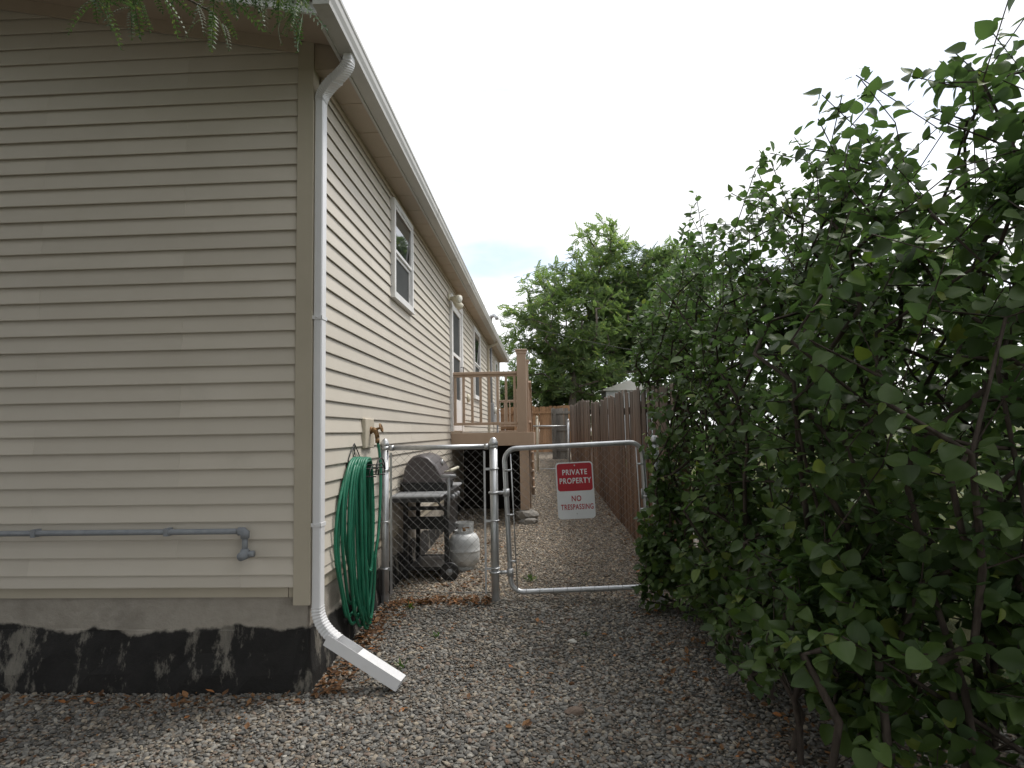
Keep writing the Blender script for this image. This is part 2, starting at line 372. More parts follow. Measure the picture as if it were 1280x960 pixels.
PEBBLE_STOPS = [(0.0, (0.062, 0.062, 0.060)), (0.16, (0.105, 0.105, 0.10)), (0.34, (0.15, 0.147, 0.135)), (0.50, (0.125, 0.108, 0.088)),
                (0.62, (0.215, 0.205, 0.185)), (0.74, (0.16, 0.135, 0.108)), (0.83, (0.26, 0.225, 0.175)), (0.91, (0.145, 0.108, 0.085)), (0.965, (0.25, 0.235, 0.205)), (0.994, (0.34, 0.325, 0.29))]
PEBBLE_STOPS = [(p, tuple((x*0.84+m*0.16)*1.28 for x, m in zip(c, (0.150, 0.132, 0.112)))) for p, c in PEBBLE_STOPS]
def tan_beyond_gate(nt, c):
    # gravel colour turns paler and more tan past the gate line
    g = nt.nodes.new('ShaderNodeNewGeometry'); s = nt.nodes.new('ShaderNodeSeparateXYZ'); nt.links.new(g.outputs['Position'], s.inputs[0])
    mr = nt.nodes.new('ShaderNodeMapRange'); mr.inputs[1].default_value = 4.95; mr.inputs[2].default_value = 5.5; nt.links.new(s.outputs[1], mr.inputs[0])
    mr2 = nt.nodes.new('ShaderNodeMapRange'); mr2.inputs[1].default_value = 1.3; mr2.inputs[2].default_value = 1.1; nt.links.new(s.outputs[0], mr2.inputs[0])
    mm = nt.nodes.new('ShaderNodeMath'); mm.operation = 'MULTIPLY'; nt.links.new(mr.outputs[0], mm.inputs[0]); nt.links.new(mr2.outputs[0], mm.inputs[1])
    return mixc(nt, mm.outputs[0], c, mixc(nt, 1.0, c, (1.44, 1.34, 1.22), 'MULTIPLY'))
def pebble_mat():
    m, nt, b = nodes_of('pebble')
    oi = nt.nodes.new('ShaderNodeObjectInfo')
    c = ramp(nt, oi.outputs['Random'], PEBBLE_STOPS, 'CONSTANT')
    n = noise(nt, coords(nt), 6, 5, 0.65, rnd10(nt)[1])
    c = mixc(nt, 0.55, c, mixc(nt, n, (0.45, 0.43, 0.40), (1.5, 1.5, 1.5)), 'MULTIPLY')
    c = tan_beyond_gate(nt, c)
    nt.links.new(c, b.inputs['Base Color']); b.inputs['Roughness'].default_value = 0.78; b.inputs['Specular IOR Level'].default_value = 0.35
    return m
MAT['pebble'] = pebble_mat()
def ground_mat():
    m, nt, b = nodes_of('gravel_bed')
    v = coords(nt)
    vo = nt.nodes.new('ShaderNodeTexVoronoi'); vo.inputs['Scale'].default_value = 42; nt.links.new(v, vo.inputs['Vector'])
    s = nt.nodes.new('ShaderNodeSeparateColor'); nt.links.new(vo.outputs['Color'], s.inputs[0])
    c = ramp(nt, s.outputs[0], PEBBLE_STOPS, 'CONSTANT')
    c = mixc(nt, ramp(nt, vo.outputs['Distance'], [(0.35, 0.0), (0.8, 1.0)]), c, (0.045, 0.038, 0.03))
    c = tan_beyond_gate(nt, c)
    dirt = ramp(nt, noise(nt, v, 0.8, 6, 0.6), [(0.50, 0.0), (0.68, 0.7)])
    c = mixc(nt, dirt, c, (0.105, 0.080, 0.055))
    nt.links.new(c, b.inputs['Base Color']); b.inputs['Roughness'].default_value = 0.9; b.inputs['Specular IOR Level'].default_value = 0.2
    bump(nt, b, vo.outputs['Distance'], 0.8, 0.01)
    b.inputs['Normal'].links[0].from_node.invert = True
    return m
MAT['ground'] = ground_mat()
MAT['lawn'] = pm('dry_lawn', (0.055, 0.075, 0.025), (0.12, 0.125, 0.05), 3, rough=0.95, bmp=0.9, bscale=120, bdist=0.03, spec=0.15, dirt=(0.13, 0.105, 0.06), dirt_lo=0.5, dirt_scale=0.7)

# ------------------------------------------------------------------ ground
def gz(x, y):
    z = float(np.interp(y, [-30, 2.0, 3.6, 4.5, 5.2, 9, 12, 16.5, 21, 25, 60, 400], [-0.14, -0.12, -0.075, -0.02, 0.01, 0.06, 0.15, 0.33, 0.42, 0.55, 0.7, 0.9]))
    z += 0.012*math.sin(x*2.3+y*1.1)*math.cos(y*1.7-x*0.6)
    return z
def axis(fine_lo, fine_hi, step, far_lo, far_hi):
    a = list(np.arange(fine_lo, fine_hi+1e-6, step)); d = step
    p = a[0]
    while p > far_lo: d *= 1.5; p -= d; a.insert(0, p)
    d = step; p = a[-1]
    while p < far_hi: d *= 1.5; p += d; a.append(p)
    return a
gx = axis(-4, 3, 0.18, -300, 300); gy = axis(0, 24, 0.18, -150, 600)
gv = [(x, y, gz(x, y)) for y in gy for x in gx]
gf = [(j*len(gx)+i, j*len(gx)+i+1, (j+1)*len(gx)+i+1, (j+1)*len(gx)+i) for j in range(len(gy)-1) for i in range(len(gx)-1)]
g = bpy.data.objects.new('ground', array_mesh('ground', gv, gf, MAT['ground'], True)); COL.objects.link(g); tag(g, kind='structure')

lx = list(np.arange(2.3, 6, 0.4))+[8, 12, 20, 40, 120]
ly = [-60, -30, -15, -8]+list(np.arange(-4, 24, 0.4))+[26, 32, 45, 80, 200]
lv = [(x+0.12*math.sin(y*1.7), y, gz(x, y)+0.02) for y in ly for x in lx]
lf = [(j*len(lx)+i, j*len(lx)+i+1, (j+1)*len(lx)+i+1, (j+1)*len(lx)+i) for j in range(len(ly)-1) for i in range(len(lx)-1)]
ln = bpy.data.objects.new('lawn', array_mesh('lawn', lv, lf, MAT['lawn'], True)); COL.objects.link(ln); tag(ln, kind='structure')

# pebbles: instanced real stones, denser near the gate
def pebble_nodes():
    ng = bpy.data.node_groups.new('scatter_pebbles', 'GeometryNodeTree')
    ng.interface.new_socket('Geometry', in_out='INPUT', socket_type='NodeSocketGeometry')
    ng.interface.new_socket('Geometry', in_out='OUTPUT', socket_type='NodeSocketGeometry')
    N, L = ng.nodes, ng.links
    gi = N.new('NodeGroupInput'); go = N.new('NodeGroupOutput')
    na = N.new('GeometryNodeInputNamedAttribute'); na.data_type = 'FLOAT'; na.inputs[0].default_value = 'density'
    dp = N.new('GeometryNodeDistributePointsOnFaces'); dp.distribute_method = 'RANDOM'
    L.new(gi.outputs[0], dp.inputs['Mesh']); L.new(na.outputs[0], dp.inputs['Density'])
    join = N.new('GeometryNodeJoinGeometry')
    for k in range(5):
        ico = N.new('GeometryNodeMeshIcoSphere'); ico.inputs['Radius'].default_value = 1.0; ico.inputs['Subdivisions'].default_value = 2
        sp = N.new('GeometryNodeSetPosition'); nz = N.new('ShaderNodeTexNoise'); nz.inputs['Scale'].default_value = 0.9; nz.inputs['Detail'].default_value = 1.5
        pos = N.new('GeometryNodeInputPosition'); off = N.new('ShaderNodeVectorMath'); off.operation = 'ADD'; off.inputs[1].default_value = (7.3*k, 3.1*k, 1.7*k)
        L.new(pos.outputs[0], off.inputs[0]); L.new(off.outputs[0], nz.inputs['Vector'])
        mr = N.new('ShaderNodeMapRange'); mr.inputs[1].default_value = 0.25; mr.inputs[2].default_value = 0.75; mr.inputs[3].default_value = -0.38; mr.inputs[4].default_value = 0.38
        L.new(nz.outputs[0], mr.inputs[0])
        vm = N.new('ShaderNodeVectorMath'); vm.operation = 'SCALE'; L.new(pos.outputs[0], vm.inputs[0]); L.new(mr.outputs[0], vm.inputs['Scale'])
        L.new(ico.outputs[0], sp.inputs[0]); L.new(vm.outputs[0], sp.inputs['Offset'])
        ss = N.new('GeometryNodeSetShadeSmooth'); L.new(sp.outputs[0], ss.inputs[0])
        sm = N.new('GeometryNodeSetMaterial'); sm.inputs['Material'].default_value = MAT['pebble']; L.new(ss.outputs[0], sm.inputs[0])
        g2 = N.new('GeometryNodeGeometryToInstance'); L.new(sm.outputs[0], g2.inputs[0]); L.new(g2.outputs[0], join.inputs[0])
    ip = N.new('GeometryNodeInstanceOnPoints'); ip.inputs['Pick Instance'].default_value = True
    L.new(dp.outputs['Points'], ip.inputs['Points']); L.new(join.outputs[0], ip.inputs['Instance'])
    rr = N.new('FunctionNodeRandomValue'); rr.data_type = 'FLOAT_VECTOR'
    rr.inputs[0].default_value = (-0.5, -0.5, 0); rr.inputs[1].default_value = (0.5, 0.5, 6.283)
    L.new(rr.outputs[0], ip.inputs['Rotation'])
    rs = N.new('FunctionNodeRandomValue'); rs.data_type = 'FLOAT_VECTOR'; rs.inputs['Seed'].default_value = 5
    rs.inputs[0].default_value = (0.75, 0.6, 0.36); rs.inputs[1].default_value = (1.35, 1.0, 0.72)
    ru = N.new('FunctionNodeRandomValue'); ru.data_type = 'FLOAT'; ru.inputs['Seed'].default_value = 9
    ru.inputs[2].default_value = 0.0; ru.inputs[3].default_value = 1.0
    pw = N.new('ShaderNodeMath'); pw.operation = 'POWER'; pw.inputs[1].default_value = 2.6; L.new(ru.outputs[1], pw.inputs[0])
    m2 = N.new('ShaderNodeMath'); m2.operation = 'MULTIPLY_ADD'; m2.inputs[1].default_value = 0.0118; m2.inputs[2].default_value = 0.0048; L.new(pw.outputs[0], m2.inputs[0])
    sc = N.new('ShaderNodeVectorMath'); sc.operation = 'SCALE'; L.new(rs.outputs[0], sc.inputs[0]); L.new(m2.outputs[0], sc.inputs['Scale'])
    L.new(sc.outputs[0], ip.inputs['Scale'])
    L.new(ip.outputs[0], go.inputs[0]); return ng
def gravel_patch():
    xs = np.arange(-3.6, 2.21, 0.2); ys = np.arange(1.6, 22.01, 0.2)
    V = [(x, y, gz(x, y)+0.004) for y in ys for x in xs]
    F, keep = [], []
    nx = len(xs)
    for j in range(len(ys)-1):
        for i in range(nx-1):
            x, y = xs[i]+0.1, ys[j]+0.1
            if x < -1.35 and y > 3.62: continue
            if x > 1.2 and y > 5.4: continue
            F.append((j*nx+i, j*nx+i+1, (j+1)*nx+i+1, (j+1)*nx+i))
    me = array_mesh('gravel', V, F, MAT['pebble'])
    at = me.attributes.new('density', 'FLOAT', 'POINT')
    d = []
    rg = random.Random(4)
    for x, y, z in V:
        q = float(np.interp(y, [1.6, 4, 7, 11, 22], [5200, 4900, 3700, 2000, 800]))
        if x > 0.8: q *= max(0.35, 1-(x-0.8)*0.9)
        if x < -1.0 and y > 3.5: q *= 0.7
        d.append(q*rg.uniform(0.82, 1.12))
    at.data.foreach_set('value', d)
    o = bpy.data.objects.new('gravel', me); COL.objects.link(o)
    tag(o, 'grey and brown pebble gravel covering the side yard', 'gravel', kind='stuff')
    md = o.modifiers.new('scatter', 'NODES'); md.node_group = pebble_nodes()
    return o
gravel_patch()

# ------------------------------------------------------------------ house
WX, FY, HY1, HX0 = -1.368, 3.60, 19.7, -9.4       # side wall plane, front wall plane, rear end, far side
RIDGE = (WX+HX0)/2
Z0, E, ZL = 0.53, 0.1018, 0.58                    # siding bottom, course height, first lap line
SOF = 3.62
house = thing('house', (WX, FY, 0), 'long single-storey house clad in beige lap siding with white gutter', 'house')
def rake(x): return 3.77 + 0.2*(-1.3-x) if x > RIDGE else 3.77 + 0.2*(-1.3-RIDGE) - 0.2*(RIDGE-x)

side_open = [(5.50, 6.33, 2.63, 3.55), (9.06, 10.36, 1.36, 3.46), (12.15, 13.34, 2.06, 3.49), (17.75, 18.55, 2.10, 3.45)]
# inner wall boxes carry the boards
mb = MB().box((WX-0.12, FY+0.002, 0.45), (WX, HY1, SOF+0.02))
wall_side = obj('wall', mb, MAT['trim'], house)
mb = MB().prism([(HX0, 0.45), (WX-0.125, 0.45), (WX-0.125, 3.75), (RIDGE, rake(RIDGE)-0.02), (HX0, 3.75)], 'Y', FY, FY+0.12)
wall_front = obj('wall', mb, MAT['trim'], house)
mb = MB().box((HX0, FY+0.125, 0.45), (HX0+0.12, HY1, SOF)).box((HX0+0.125, HY1-0.12, 0.45), (WX-0.125, HY1-0.005, SOF))
obj('wall', mb, MAT['siding'], house)

def board_side(y0, y1, za, zb, lip=True, dn=0.0):
    # lapped board on the side wall: wide lip at the bottom, tucked under the next board at the top
    n0, n1 = 0.0195+dn, 0.0035+dn*0.3
    frac = (zb-za)/E
    nt = n0+(n1-n0)*frac
    prof = [(0.0003, za+0.013), (n0-0.0055, za+0.012), (n0-0.0045, za-0.001), (n0-0.001, za-0.001), (n0, za+0.003), (n0-0.001, za+0.010), (nt, zb+0.011), (0.0003, zb+0.011)]
    if zb-za < 0.02: prof = [(0.0003, za), (n0, za), (nt, zb), (0.0003, zb)]
    vs = []; m = len(prof)
    for y in (y0, y1): vs += [(WX+n, y, z) for n, z in prof]
    fs = [(k, (k+1)%m, m+(k+1)%m, m+k) for k in range(m)] + [tuple(range(m)), tuple(range(2*m-1, m-1, -1))]
    return MB().add(vs, fs)
def board_front(x0, x1b, x1t, za, zb, dn=0.0):
    n0, n1 = 0.0195+dn, 0.0035+dn*0.3
    nt = n0+(n1-n0)*(zb-za)/E
    prof = [(0.0003, za+0.013), (n0-0.0055, za+0.012), (n0-0.0045, za-0.001), (n0-0.001, za-0.001), (n0, za+0.003), (n0-0.001, za+0.010), (nt, zb+0.011), (0.0003, zb+0.011)]
    vs = []; m = len(prof)
    for e in (0, 1):
        for k, (n, z) in enumerate(prof):
            x = x0 if e == 0 else x1b+(x1t-x1b)*(z-za)/(zb-za)
            vs.append((x, FY-n, z))
    fs = [(k, (k+1)%m, m+(k+1)%m, m+k) for k in range(m)] + [tuple(range(m)), tuple(range(2*m-1, m-1, -1))]
    return MB().add(vs, fs)
rg = random.Random(11)
levels = [(Z0, ZL)] + [(ZL+k*E, ZL+(k+1)*E) for k in range(40)]
for ci, (za, zb) in enumerate(levels):
    if za < SOF-0.012:
        zb_ = min(zb, SOF-0.004)
        # solid spans of this course along the wall
        spans = [(FY+0.078, HY1-0.072, za, zb_)]
        for (oy0, oy1, oz0, oz1) in side_open:
            out = []
            for (a, b, c, d) in spans:
                if b <= oy0 or a >= oy1 or d <= oz0+1e-4 or c >= oz1-1e-4: out.append((a, b, c, d)); continue
                if a < oy0: out.append((a, oy0-0.001, c, d))
                if b > oy1: out.append((oy1+0.001, b, c, d))
                if c < oz0 - 0.004: out.append((max(a, oy0), min(b, oy1), c, oz0-0.001))
                if d > oz1 + 0.004: out.append((max(a, oy0), min(b, oy1), oz1+0.001, d))
            spans = out
        cut0 = 3.66*((ci//2*0.37) % 1.0)+FY+1.0     # boards come in pairs of courses, joints staggered
        for (a, b, c, d) in spans:
            p = a; cut = cut0
            while cut < b:
                if cut > p+0.4 and cut < b-0.4:
                    obj('siding_board', board_side(p, cut-0.0007, c, d, dn=rg.uniform(-0.0008, 0.0008)), MAT['siding'], wall_side); p = cut
                cut += 3.66
            obj('siding_board', board_side(p, b, c, d, dn=rg.uniform(-0.0008, 0.0008)), MAT['siding'], wall_side)
    # front (gable) wall
    zf0, zf1 = za-(0.02 if ci == 0 else 0), zb
    if zf0 < rake(RIDGE)-0.1:
        def right_end(z): return WX-0.085 if z < 3.74 else max(RIDGE+0.05, -1.3-(z+0.04-3.77)/0.2)
        if zf1 < 3.74 or right_end(zf1) < WX-0.085:
            xb, xt = right_end(zf0), right_end(zf1)
        else: xb = xt = WX-0.085
        xl = HX0+0.1 if zf1 < 3.7 else RIDGE-(xt-RIDGE)
        j = -3.05 if ci % 4 < 2 else -2.15
        if ci == 0: j = -1.765
        if j < xb-0.3 and j > xl+0.3:
            obj('siding_board', board_front(xl, j-0.0007, j-0.0007, zf0, zf1, rg.uniform(-0.0006, 0.0006)), MAT['siding'], wall_front)
            obj('siding_board', board_front(j, xb, xt, zf0, zf1, rg.uniform(-0.0006, 0.0006)), MAT['siding'], wall_front)
        else:
            obj('siding_board', board_front(xl, xb, xt, zf0, zf1), MAT['siding'], wall_front)

# corner trim: an L of two faces, running a little below the siding
mb = MB().prism([(WX-0.0845, FY-0.024), (WX+0.012, FY-0.024), (WX+0.012, FY+0.0765), (WX+0.0005, FY+0.0765), (WX+0.0005, FY-0.001), (WX-0.0845, FY-0.001)], 'Z', 0.41, 3.79)
obj('corner_trim', mb, MAT['trim'], house)
mb = MB().prism([(WX+0.001, HY1-0.07), (WX+0.022, HY1-0.07), (WX+0.022, HY1+0.02), (WX-0.08, HY1+0.02), (WX-0.08, HY1+0.001), (WX+0.001, HY1+0.001)], 'Z', 0.5, SOF)
obj('corner_trim', mb, MAT['trim'], house)

# foundation, a rough cast wall that flares towards its foot
def foundation():
    bm = bmesh.new()
    lev = [(-0.25, 0.075), (-0.10, 0.06), (0.03, 0.05), (0.14, 0.028), (0.26, 0.010), (0.27, 0.004), (0.40, 0.0), (0.53, 0.0)]
    rg = random.Random(3); rings = []
    pts = [(-9.2, 0)] + [(x, 0) for x in np.arange(-3.6, -1.42, 0.12)] + [(-1.40, 0)]
    for z, fl in lev:
        row = []
        jit = lambda: rg.uniform(-0.010, 0.010)*(1 if z < 0.3 else 0.15)
        for x, _ in pts: row.append((x, FY+0.012-fl+jit(), z+jit()*0.6))
        row.append((WX-0.014+fl*0.75+jit(), FY+0.012-fl+jit(), z))
        y = FY+0.13
        while y < 9.6: row.append((WX-0.012+fl*0.55+jit(), y, z+jit()*0.6)); y += 0.13
        row.append((WX-0.012+fl*0.5, HY1-0.05, z))
        rings.append([bm.verts.new(p) for p in row])
    for a, b in zip(rings, rings[1:]):
        for k in range(len(a)-1): bm.faces.new((a[k], a[k+1], b[k+1], b[k]))
    vs = [tuple(v.co) for v in bm.verts]; bm.verts.index_update(); fs = [tuple(v.index for v in f.verts) for f in bm.faces]; bm.free()
    mb = MB(); mb.add(vs, fs); return mb
o = obj('foundation', foundation(), MAT['foundation'], house, 'grey concrete foundation with flaking black tar coat')

# soffit, fascia, roof, gutter
FX = -1.172                                      # eave fascia plane
obj('soffit', MB().box((WX+0.001, FY, SOF), (FX-0.001, HY1+0.25, SOF+0.015)), MAT['soffit'], house)
mb = MB()
for y in np.arange(FY+0.4, HY1+0.2, 0.41):       # soffit panel joints
    mb.box((WX+0.003, y, SOF-0.0035), (FX-0.003, y+0.008, SOF-0.0002))
obj('soffit_seams', mb, MAT['soffit'], house)
obj('frieze_channel', MB().box((WX+0.0175, FY+0.08, SOF-0.045), (WX+0.030, HY1, SOF-0.001)), MAT['soffit'], house)
obj('soffit_return', MB().box((WX+0.0125, FY-0.006, SOF+0.001), (FX-0.0015, FY-0.001, 3.80)), MAT['soffit'], house)
# rake soffit follows the roof slope
def sloped(x0, x1, y0, y1, dz0, dz1):
    return MB().add([(x0,y0,rake(x0)+dz0),(x1,y0,rake(x1)+dz0),(x1,y1,rake(x1)+dz0),(x0,y1,rake(x0)+dz0),
                     (x0,y0,rake(x0)+dz1),(x1,y0,rake(x1)+dz1),(x1,y1,rake(x1)+dz1),(x0,y1,rake(x0)+dz1)],
                    [(3,2,1,0),(4,5,6,7),(0,1,5,4),(1,2,6,5),(2,3,7,6),(3,0,4,7)])
RY = 3.20
obj('rake_soffit', sloped(RIDGE, FX-0.02, RY+0.022, FY-0.0225, 0.0, 0.012), MAT['soffit'], house)
obj('rake_frieze', sloped(RIDGE, WX-0.09, FY-0.034, FY-0.0205, -0.080, -0.001), MAT['soffit'], house)
obj('rake_fascia', sloped(RIDGE, FX-0.001, RY, RY+0.02, -0.052, 0.105), MAT['white_alu'], house)
obj('fascia', MB().box((FX, RY, SOF-0.012), (FX+0.018, HY1+0.25, SOF+0.125)), MAT['gutter'], house)
mb = MB().add([], [])
for sx in (0, 1):
    x_e = FX+0.035 if sx == 0 else HX0-0.2
    zt = lambda x: rake(x)+0.108
    ze = 3.77+0.2*(-1.3-FX)+0.1
    vs = [(RIDGE, RY-0.03, rake(RIDGE)+0.108), (x_e, RY-0.03, SOF+0.128), (x_e, HY1+0.28, SOF+0.128), (RIDGE, HY1+0.28, rake(RIDGE)+0.108)]
    vs += [(x, y, z+0.02) for x, y, z in vs]
    mb.add(vs, [(3,2,1,0),(4,5,6,7),(0,1,5,4),(1,2,6,5),(2,3,7,6),(3,0,4,7)])
roof = obj('roof', mb, MAT['shingle'], house)
# rows of shingles as thin overlapping strips
mb = MB(); slope_dx = RIDGE-FX
for k in range(28):
    t0, t1 = k/28, (k+1.15)/28
    xa, xb_ = FX+0.04+slope_dx*t0, FX+0.04+slope_dx*min(1, t1)
    za = SOF+0.150+(rake(RIDGE)+0.128-SOF-0.148)*t0+0.006; zb = SOF+0.149+(rake(RIDGE)+0.128-SOF-0.148)*min(1, t1)+0.001
    mb.add([(xa,RY-0.032,za),(xa,HY1+0.282,za),(xb_,HY1+0.282,zb),(xb_,RY-0.032,zb),(xa,RY-0.032,za-0.006),(xa,HY1+0.282,za-0.006)], [(0,1,2,3),(0,4,5,1)])
o = obj('shingles', mb, MAT['shingle'], roof); tag(o, kind='stuff')
gp = [(0.0, 3.735), (0.0, 3.617), (0.088, 3.617), (0.092, 3.640), (0.104, 3.665), (0.107, 3.700), (0.113, 3.708), (0.113, 3.728), (0.100, 3.728)]
gi_ = [(0.0985, 3.725), (0.110, 3.725), (0.110, 3.711), (0.104, 3.702), (0.101, 3.667), (0.089, 3.642), (0.085, 3.6195), (0.002, 3.6195), (0.002, 3.735)]
prof = [(FX+0.0185+a, z) for a, z in gp+gi_]
mb = MB(); m = len(prof)
GY0, GY1 = 3.02, HY1+0.30
vs = [(x, y, z) for y in (GY0, GY1) for x, z in prof]
mb.add(vs, [(k, (k+1)%m, m+(k+1)%m, m+k) for k in range(m)])
cap = [(FX+0.0185+a, z) for a, z in gp[:-1]]
mb.prism(cap, 'Y', GY0-0.003, GY0-0.0005); mb.prism(cap, 'Y', GY1+0.0005, GY1+0.003)
gutter = obj('gutter', mb, MAT['gutter'], house)
for y in np.arange(6.3, HY1, 3.05):               # slip joints
    jp = [(FX+0.0185+a+0.0022*(1 if a > 0 else 0), z-0.0022*(z < 3.62)) for a, z in gp[1:8]]
    q = MB(); n = len(jp)
    q.add([(x, yy, z) for yy in (y, y+0.06) for x, z in jp], [(k, k+1, n+k+1, n+k) for k in range(n-1)])
    obj('joint', q, MAT['gutter'], gutter)

# downspouts: ribbed rectangular tube with elbows
def rect_tube(mb, pts, w, d, up, ribs=False, t=None):
    c = 0.006
    pr = [(-w/2+c,-d/2),(w/2-c,-d/2),(w/2,-d/2+c),(w/2,d/2-c),(w/2-c,d/2),(-w/2+c,d/2),(-w/2,d/2-c),(-w/2,-d/2+c)]
    return mb.sweep(pts, pr, up)
def elbow_path(a, b, c, n=12, frac=0.55):
    a, b, c = Vector(a), Vector(b), Vector(c); out = []
    p0 = b+(a-b)*frac; p1 = b+(c-b)*frac
    for i in range(n+1):
        t = i/n; out.append((1-t)**2*p0+2*t*(1-t)*b+t*t*p1)
    return out
def ribbed(mb, pts, w, d, up):
    # pleated elbow: alternate slightly smaller rings
    P = [Vector(p) for p in pts]
    fine = []
    for a, b in zip(P, P[1:]): fine += [a, a.lerp(b, 0.5)]
    fine.append(P[-1])
    m = 8; vs = []; n = len(fine)
    for i, p in enumerate(fine):
        s = 0.0028 if i % 2 else 0.0
        t = (fine[min(i+1,n-1)]-fine[max(i-1,0)]).normalized(); u = Vector(up); wv = t.cross(u).normalized(); u = wv.cross(t)
        ww, dd, c = w/2-s, d/2-s, 0.006
        for a, b in [(-ww+c,-dd),(ww-c,-dd),(ww,-dd+c),(ww,dd-c),(ww-c,dd),(-ww+c,dd),(-ww,dd-c),(-ww,-dd+c)]: vs.append(p+wv*a+u*b)
    fs = [(i*m+k, i*m+(k+1)%m, (i+1)*m+(k+1)%m, (i+1)*m+k) for i in range(n-1) for k in range(m)]
    fs += [tuple(range(m-1,-1,-1)), tuple((n-1)*m+k for k in range(m))]
    return mb.add(vs, fs)
DX, DY = WX+0.0125+0.029, 3.628
def downspout(yc, zbot, xw, mat, near):
    xg = FX+0.066; yo = yc-0.15 if near else yc
    mb = rect_tube(MB(), [(xw, yc, 3.44), (xw, yc, zbot)], 0.052, 0.076, (0, 1, 0))
    ds = obj('downspout', mb, mat, house)
    up1 = elbow_path((xg, yo, 3.615), (xg, yo, 3.550), (xw, yc, 3.49), frac=0.62)
    q = MB(); ribbed(q, [(xg, yo, 3.622)]+up1, 0.056, 0.080, (0, 1, 0)); obj('elbow', q, mat, ds)
    up2 = elbow_path((xg, yo, 3.550), (xw, yc, 3.49), (xw, yc, 3.38), frac=0.55)
    q = MB(); ribbed(q, up2, 0.060, 0.084, (0, 1, 0)); obj('elbow', q, mat, ds)
    return ds
ds = downspout(DY, 0.37, DX, MAT['white_alu'], True)
for z in (2.08, 0.86):
    q = MB().box((DX-0.030, DY-0.0425, z-0.011), (DX+0.0285, DY-0.0385, z+0.011)).box((DX+0.0265, DY-0.0425, z-0.011), (DX+0.0295, DY+0.045, z+0.011))
    q.tube([(DX-0.005, DY-0.0425, z), (DX-0.005, DY-0.0455, z)], 0.004, 8)
    obj('bracket', q, MAT['white_alu'], ds)
low = elbow_path((DX, DY, 0.46), (DX, DY, 0.275), (DX+0.20, DY-0.02, 0.155), n=12, frac=0.62)
q = MB(); ribbed(q, low, 0.058, 0.082, (0, 1, 0)); obj('elbow', q, MAT['white_alu'], ds)
# cut extension: an open trough for its first part, a closed tube after it
e0, e1 = Vector((DX+0.070, DY-0.012, 0.218)), Vector((-0.83, DY-0.055, gz(-0.83, 3.57)+0.045))
dr = (e1-e0).normalized(); em = e0+dr*0.20
q = MB(); w_, h_ = 0.088, 0.066; th = 0.002
tr = [(-w_/2, h_/2), (-w_/2, -h_/2), (w_/2, -h_/2), (w_/2, h_/2), (w_/2-th, h_/2), (w_/2-th, -h_/2+th), (-w_/2+th, -h_/2+th), (-w_/2+th, h_/2)]
q.sweep([e0, em], tr, (0, 0, 1))
tb = [(-w_/2, h_/2), (-w_/2, -h_/2), (w_/2, -h_/2), (w_/2, h_/2)]
ti = [(a*(1-2*th/w_), b*(1-2*th/h_)) for a, b in tb]
q.sweep([em, e1], tb, (0, 0, 1), cap=False); q.sweep([em, e1], ti, (0, 0, 1), cap=False)
obj('extension', q, MAT['white_alu'], ds)
ds2 = downspout(15.25, 0.4, WX+0.045, MAT['trim'], False)

# windows
def window(y0, y1, z0, z1, zr, screen=True):
    fw = 0.052; xo = WX+0.050
    q = MB()
    q.box((WX-0.06, y0, z0), (xo, y0+fw, z1)); q.box((WX-0.06, y1-fw, z0), (xo, y1, z1))
    q.box((WX-0.06, y0+fw, z1-fw), (xo, y1-fw, z1)); q.box((WX-0.06, y0+fw, z0), (xo, y1-fw, z0+fw))
    q.box((WX+0.001, y0-0.02, z0-0.016), (WX+0.058, y1+0.02, z0-0.0005))
    wi = obj('window', q, MAT['window_vinyl'], house)
    s = 0.028
    for k, (a, b, xi) in enumerate(((zr, z1-fw, WX+0.024), (z0+fw, zr, WX+0.003))):
        q = MB(); ya, yb = y0+fw+0.001, y1-fw-0.001; bb = b-0.001; aa = a+0.001
        q.box((xi, ya, aa), (xi+0.018, ya+s, bb)); q.box((xi, yb-s, aa), (xi+0.018, yb, bb))
        q.box((xi, ya+s, bb-s), (xi+0.018, yb-s, bb)); q.box((xi, ya+s, aa), (xi+0.018, yb-s, aa+s))
        obj('sash', q, MAT['window_vinyl'], wi)
        if k: obj('pane', MB().box((xi+0.004, ya+s, aa+s), (xi+0.008, yb-s, bb-s)), MAT['screen'], wi)
        else:   # the upper light leans out a little at its head
            q = MB(); t_ = 0.003; xb_, xt_ = xi-0.018, xi+0.014
            q.add([(xb_, ya+s, aa+s), (xb_, yb-s, aa+s), (xt_, yb-s, bb-s), (xt_, ya+s, bb-s), (xb_-t_, ya+s, aa+s), (xb_-t_, yb-s, aa+s), (xt_-t_, yb-s, bb-s), (xt_-t_, ya+s, bb-s)],
                  [(0,1,2,3),(7,6,5,4),(0,4,5,1),(1,5,6,2),(2,6,7,3),(3,7,4,0)])
            obj('pane', q, MAT['glass'], wi)
    return wi
window(5.50, 6.33, 2.63, 3.55, 3.06)
window(12.15, 13.34, 2.06, 3.49, 2.76)
window(17.75, 18.55, 2.10, 3.45, 2.76)
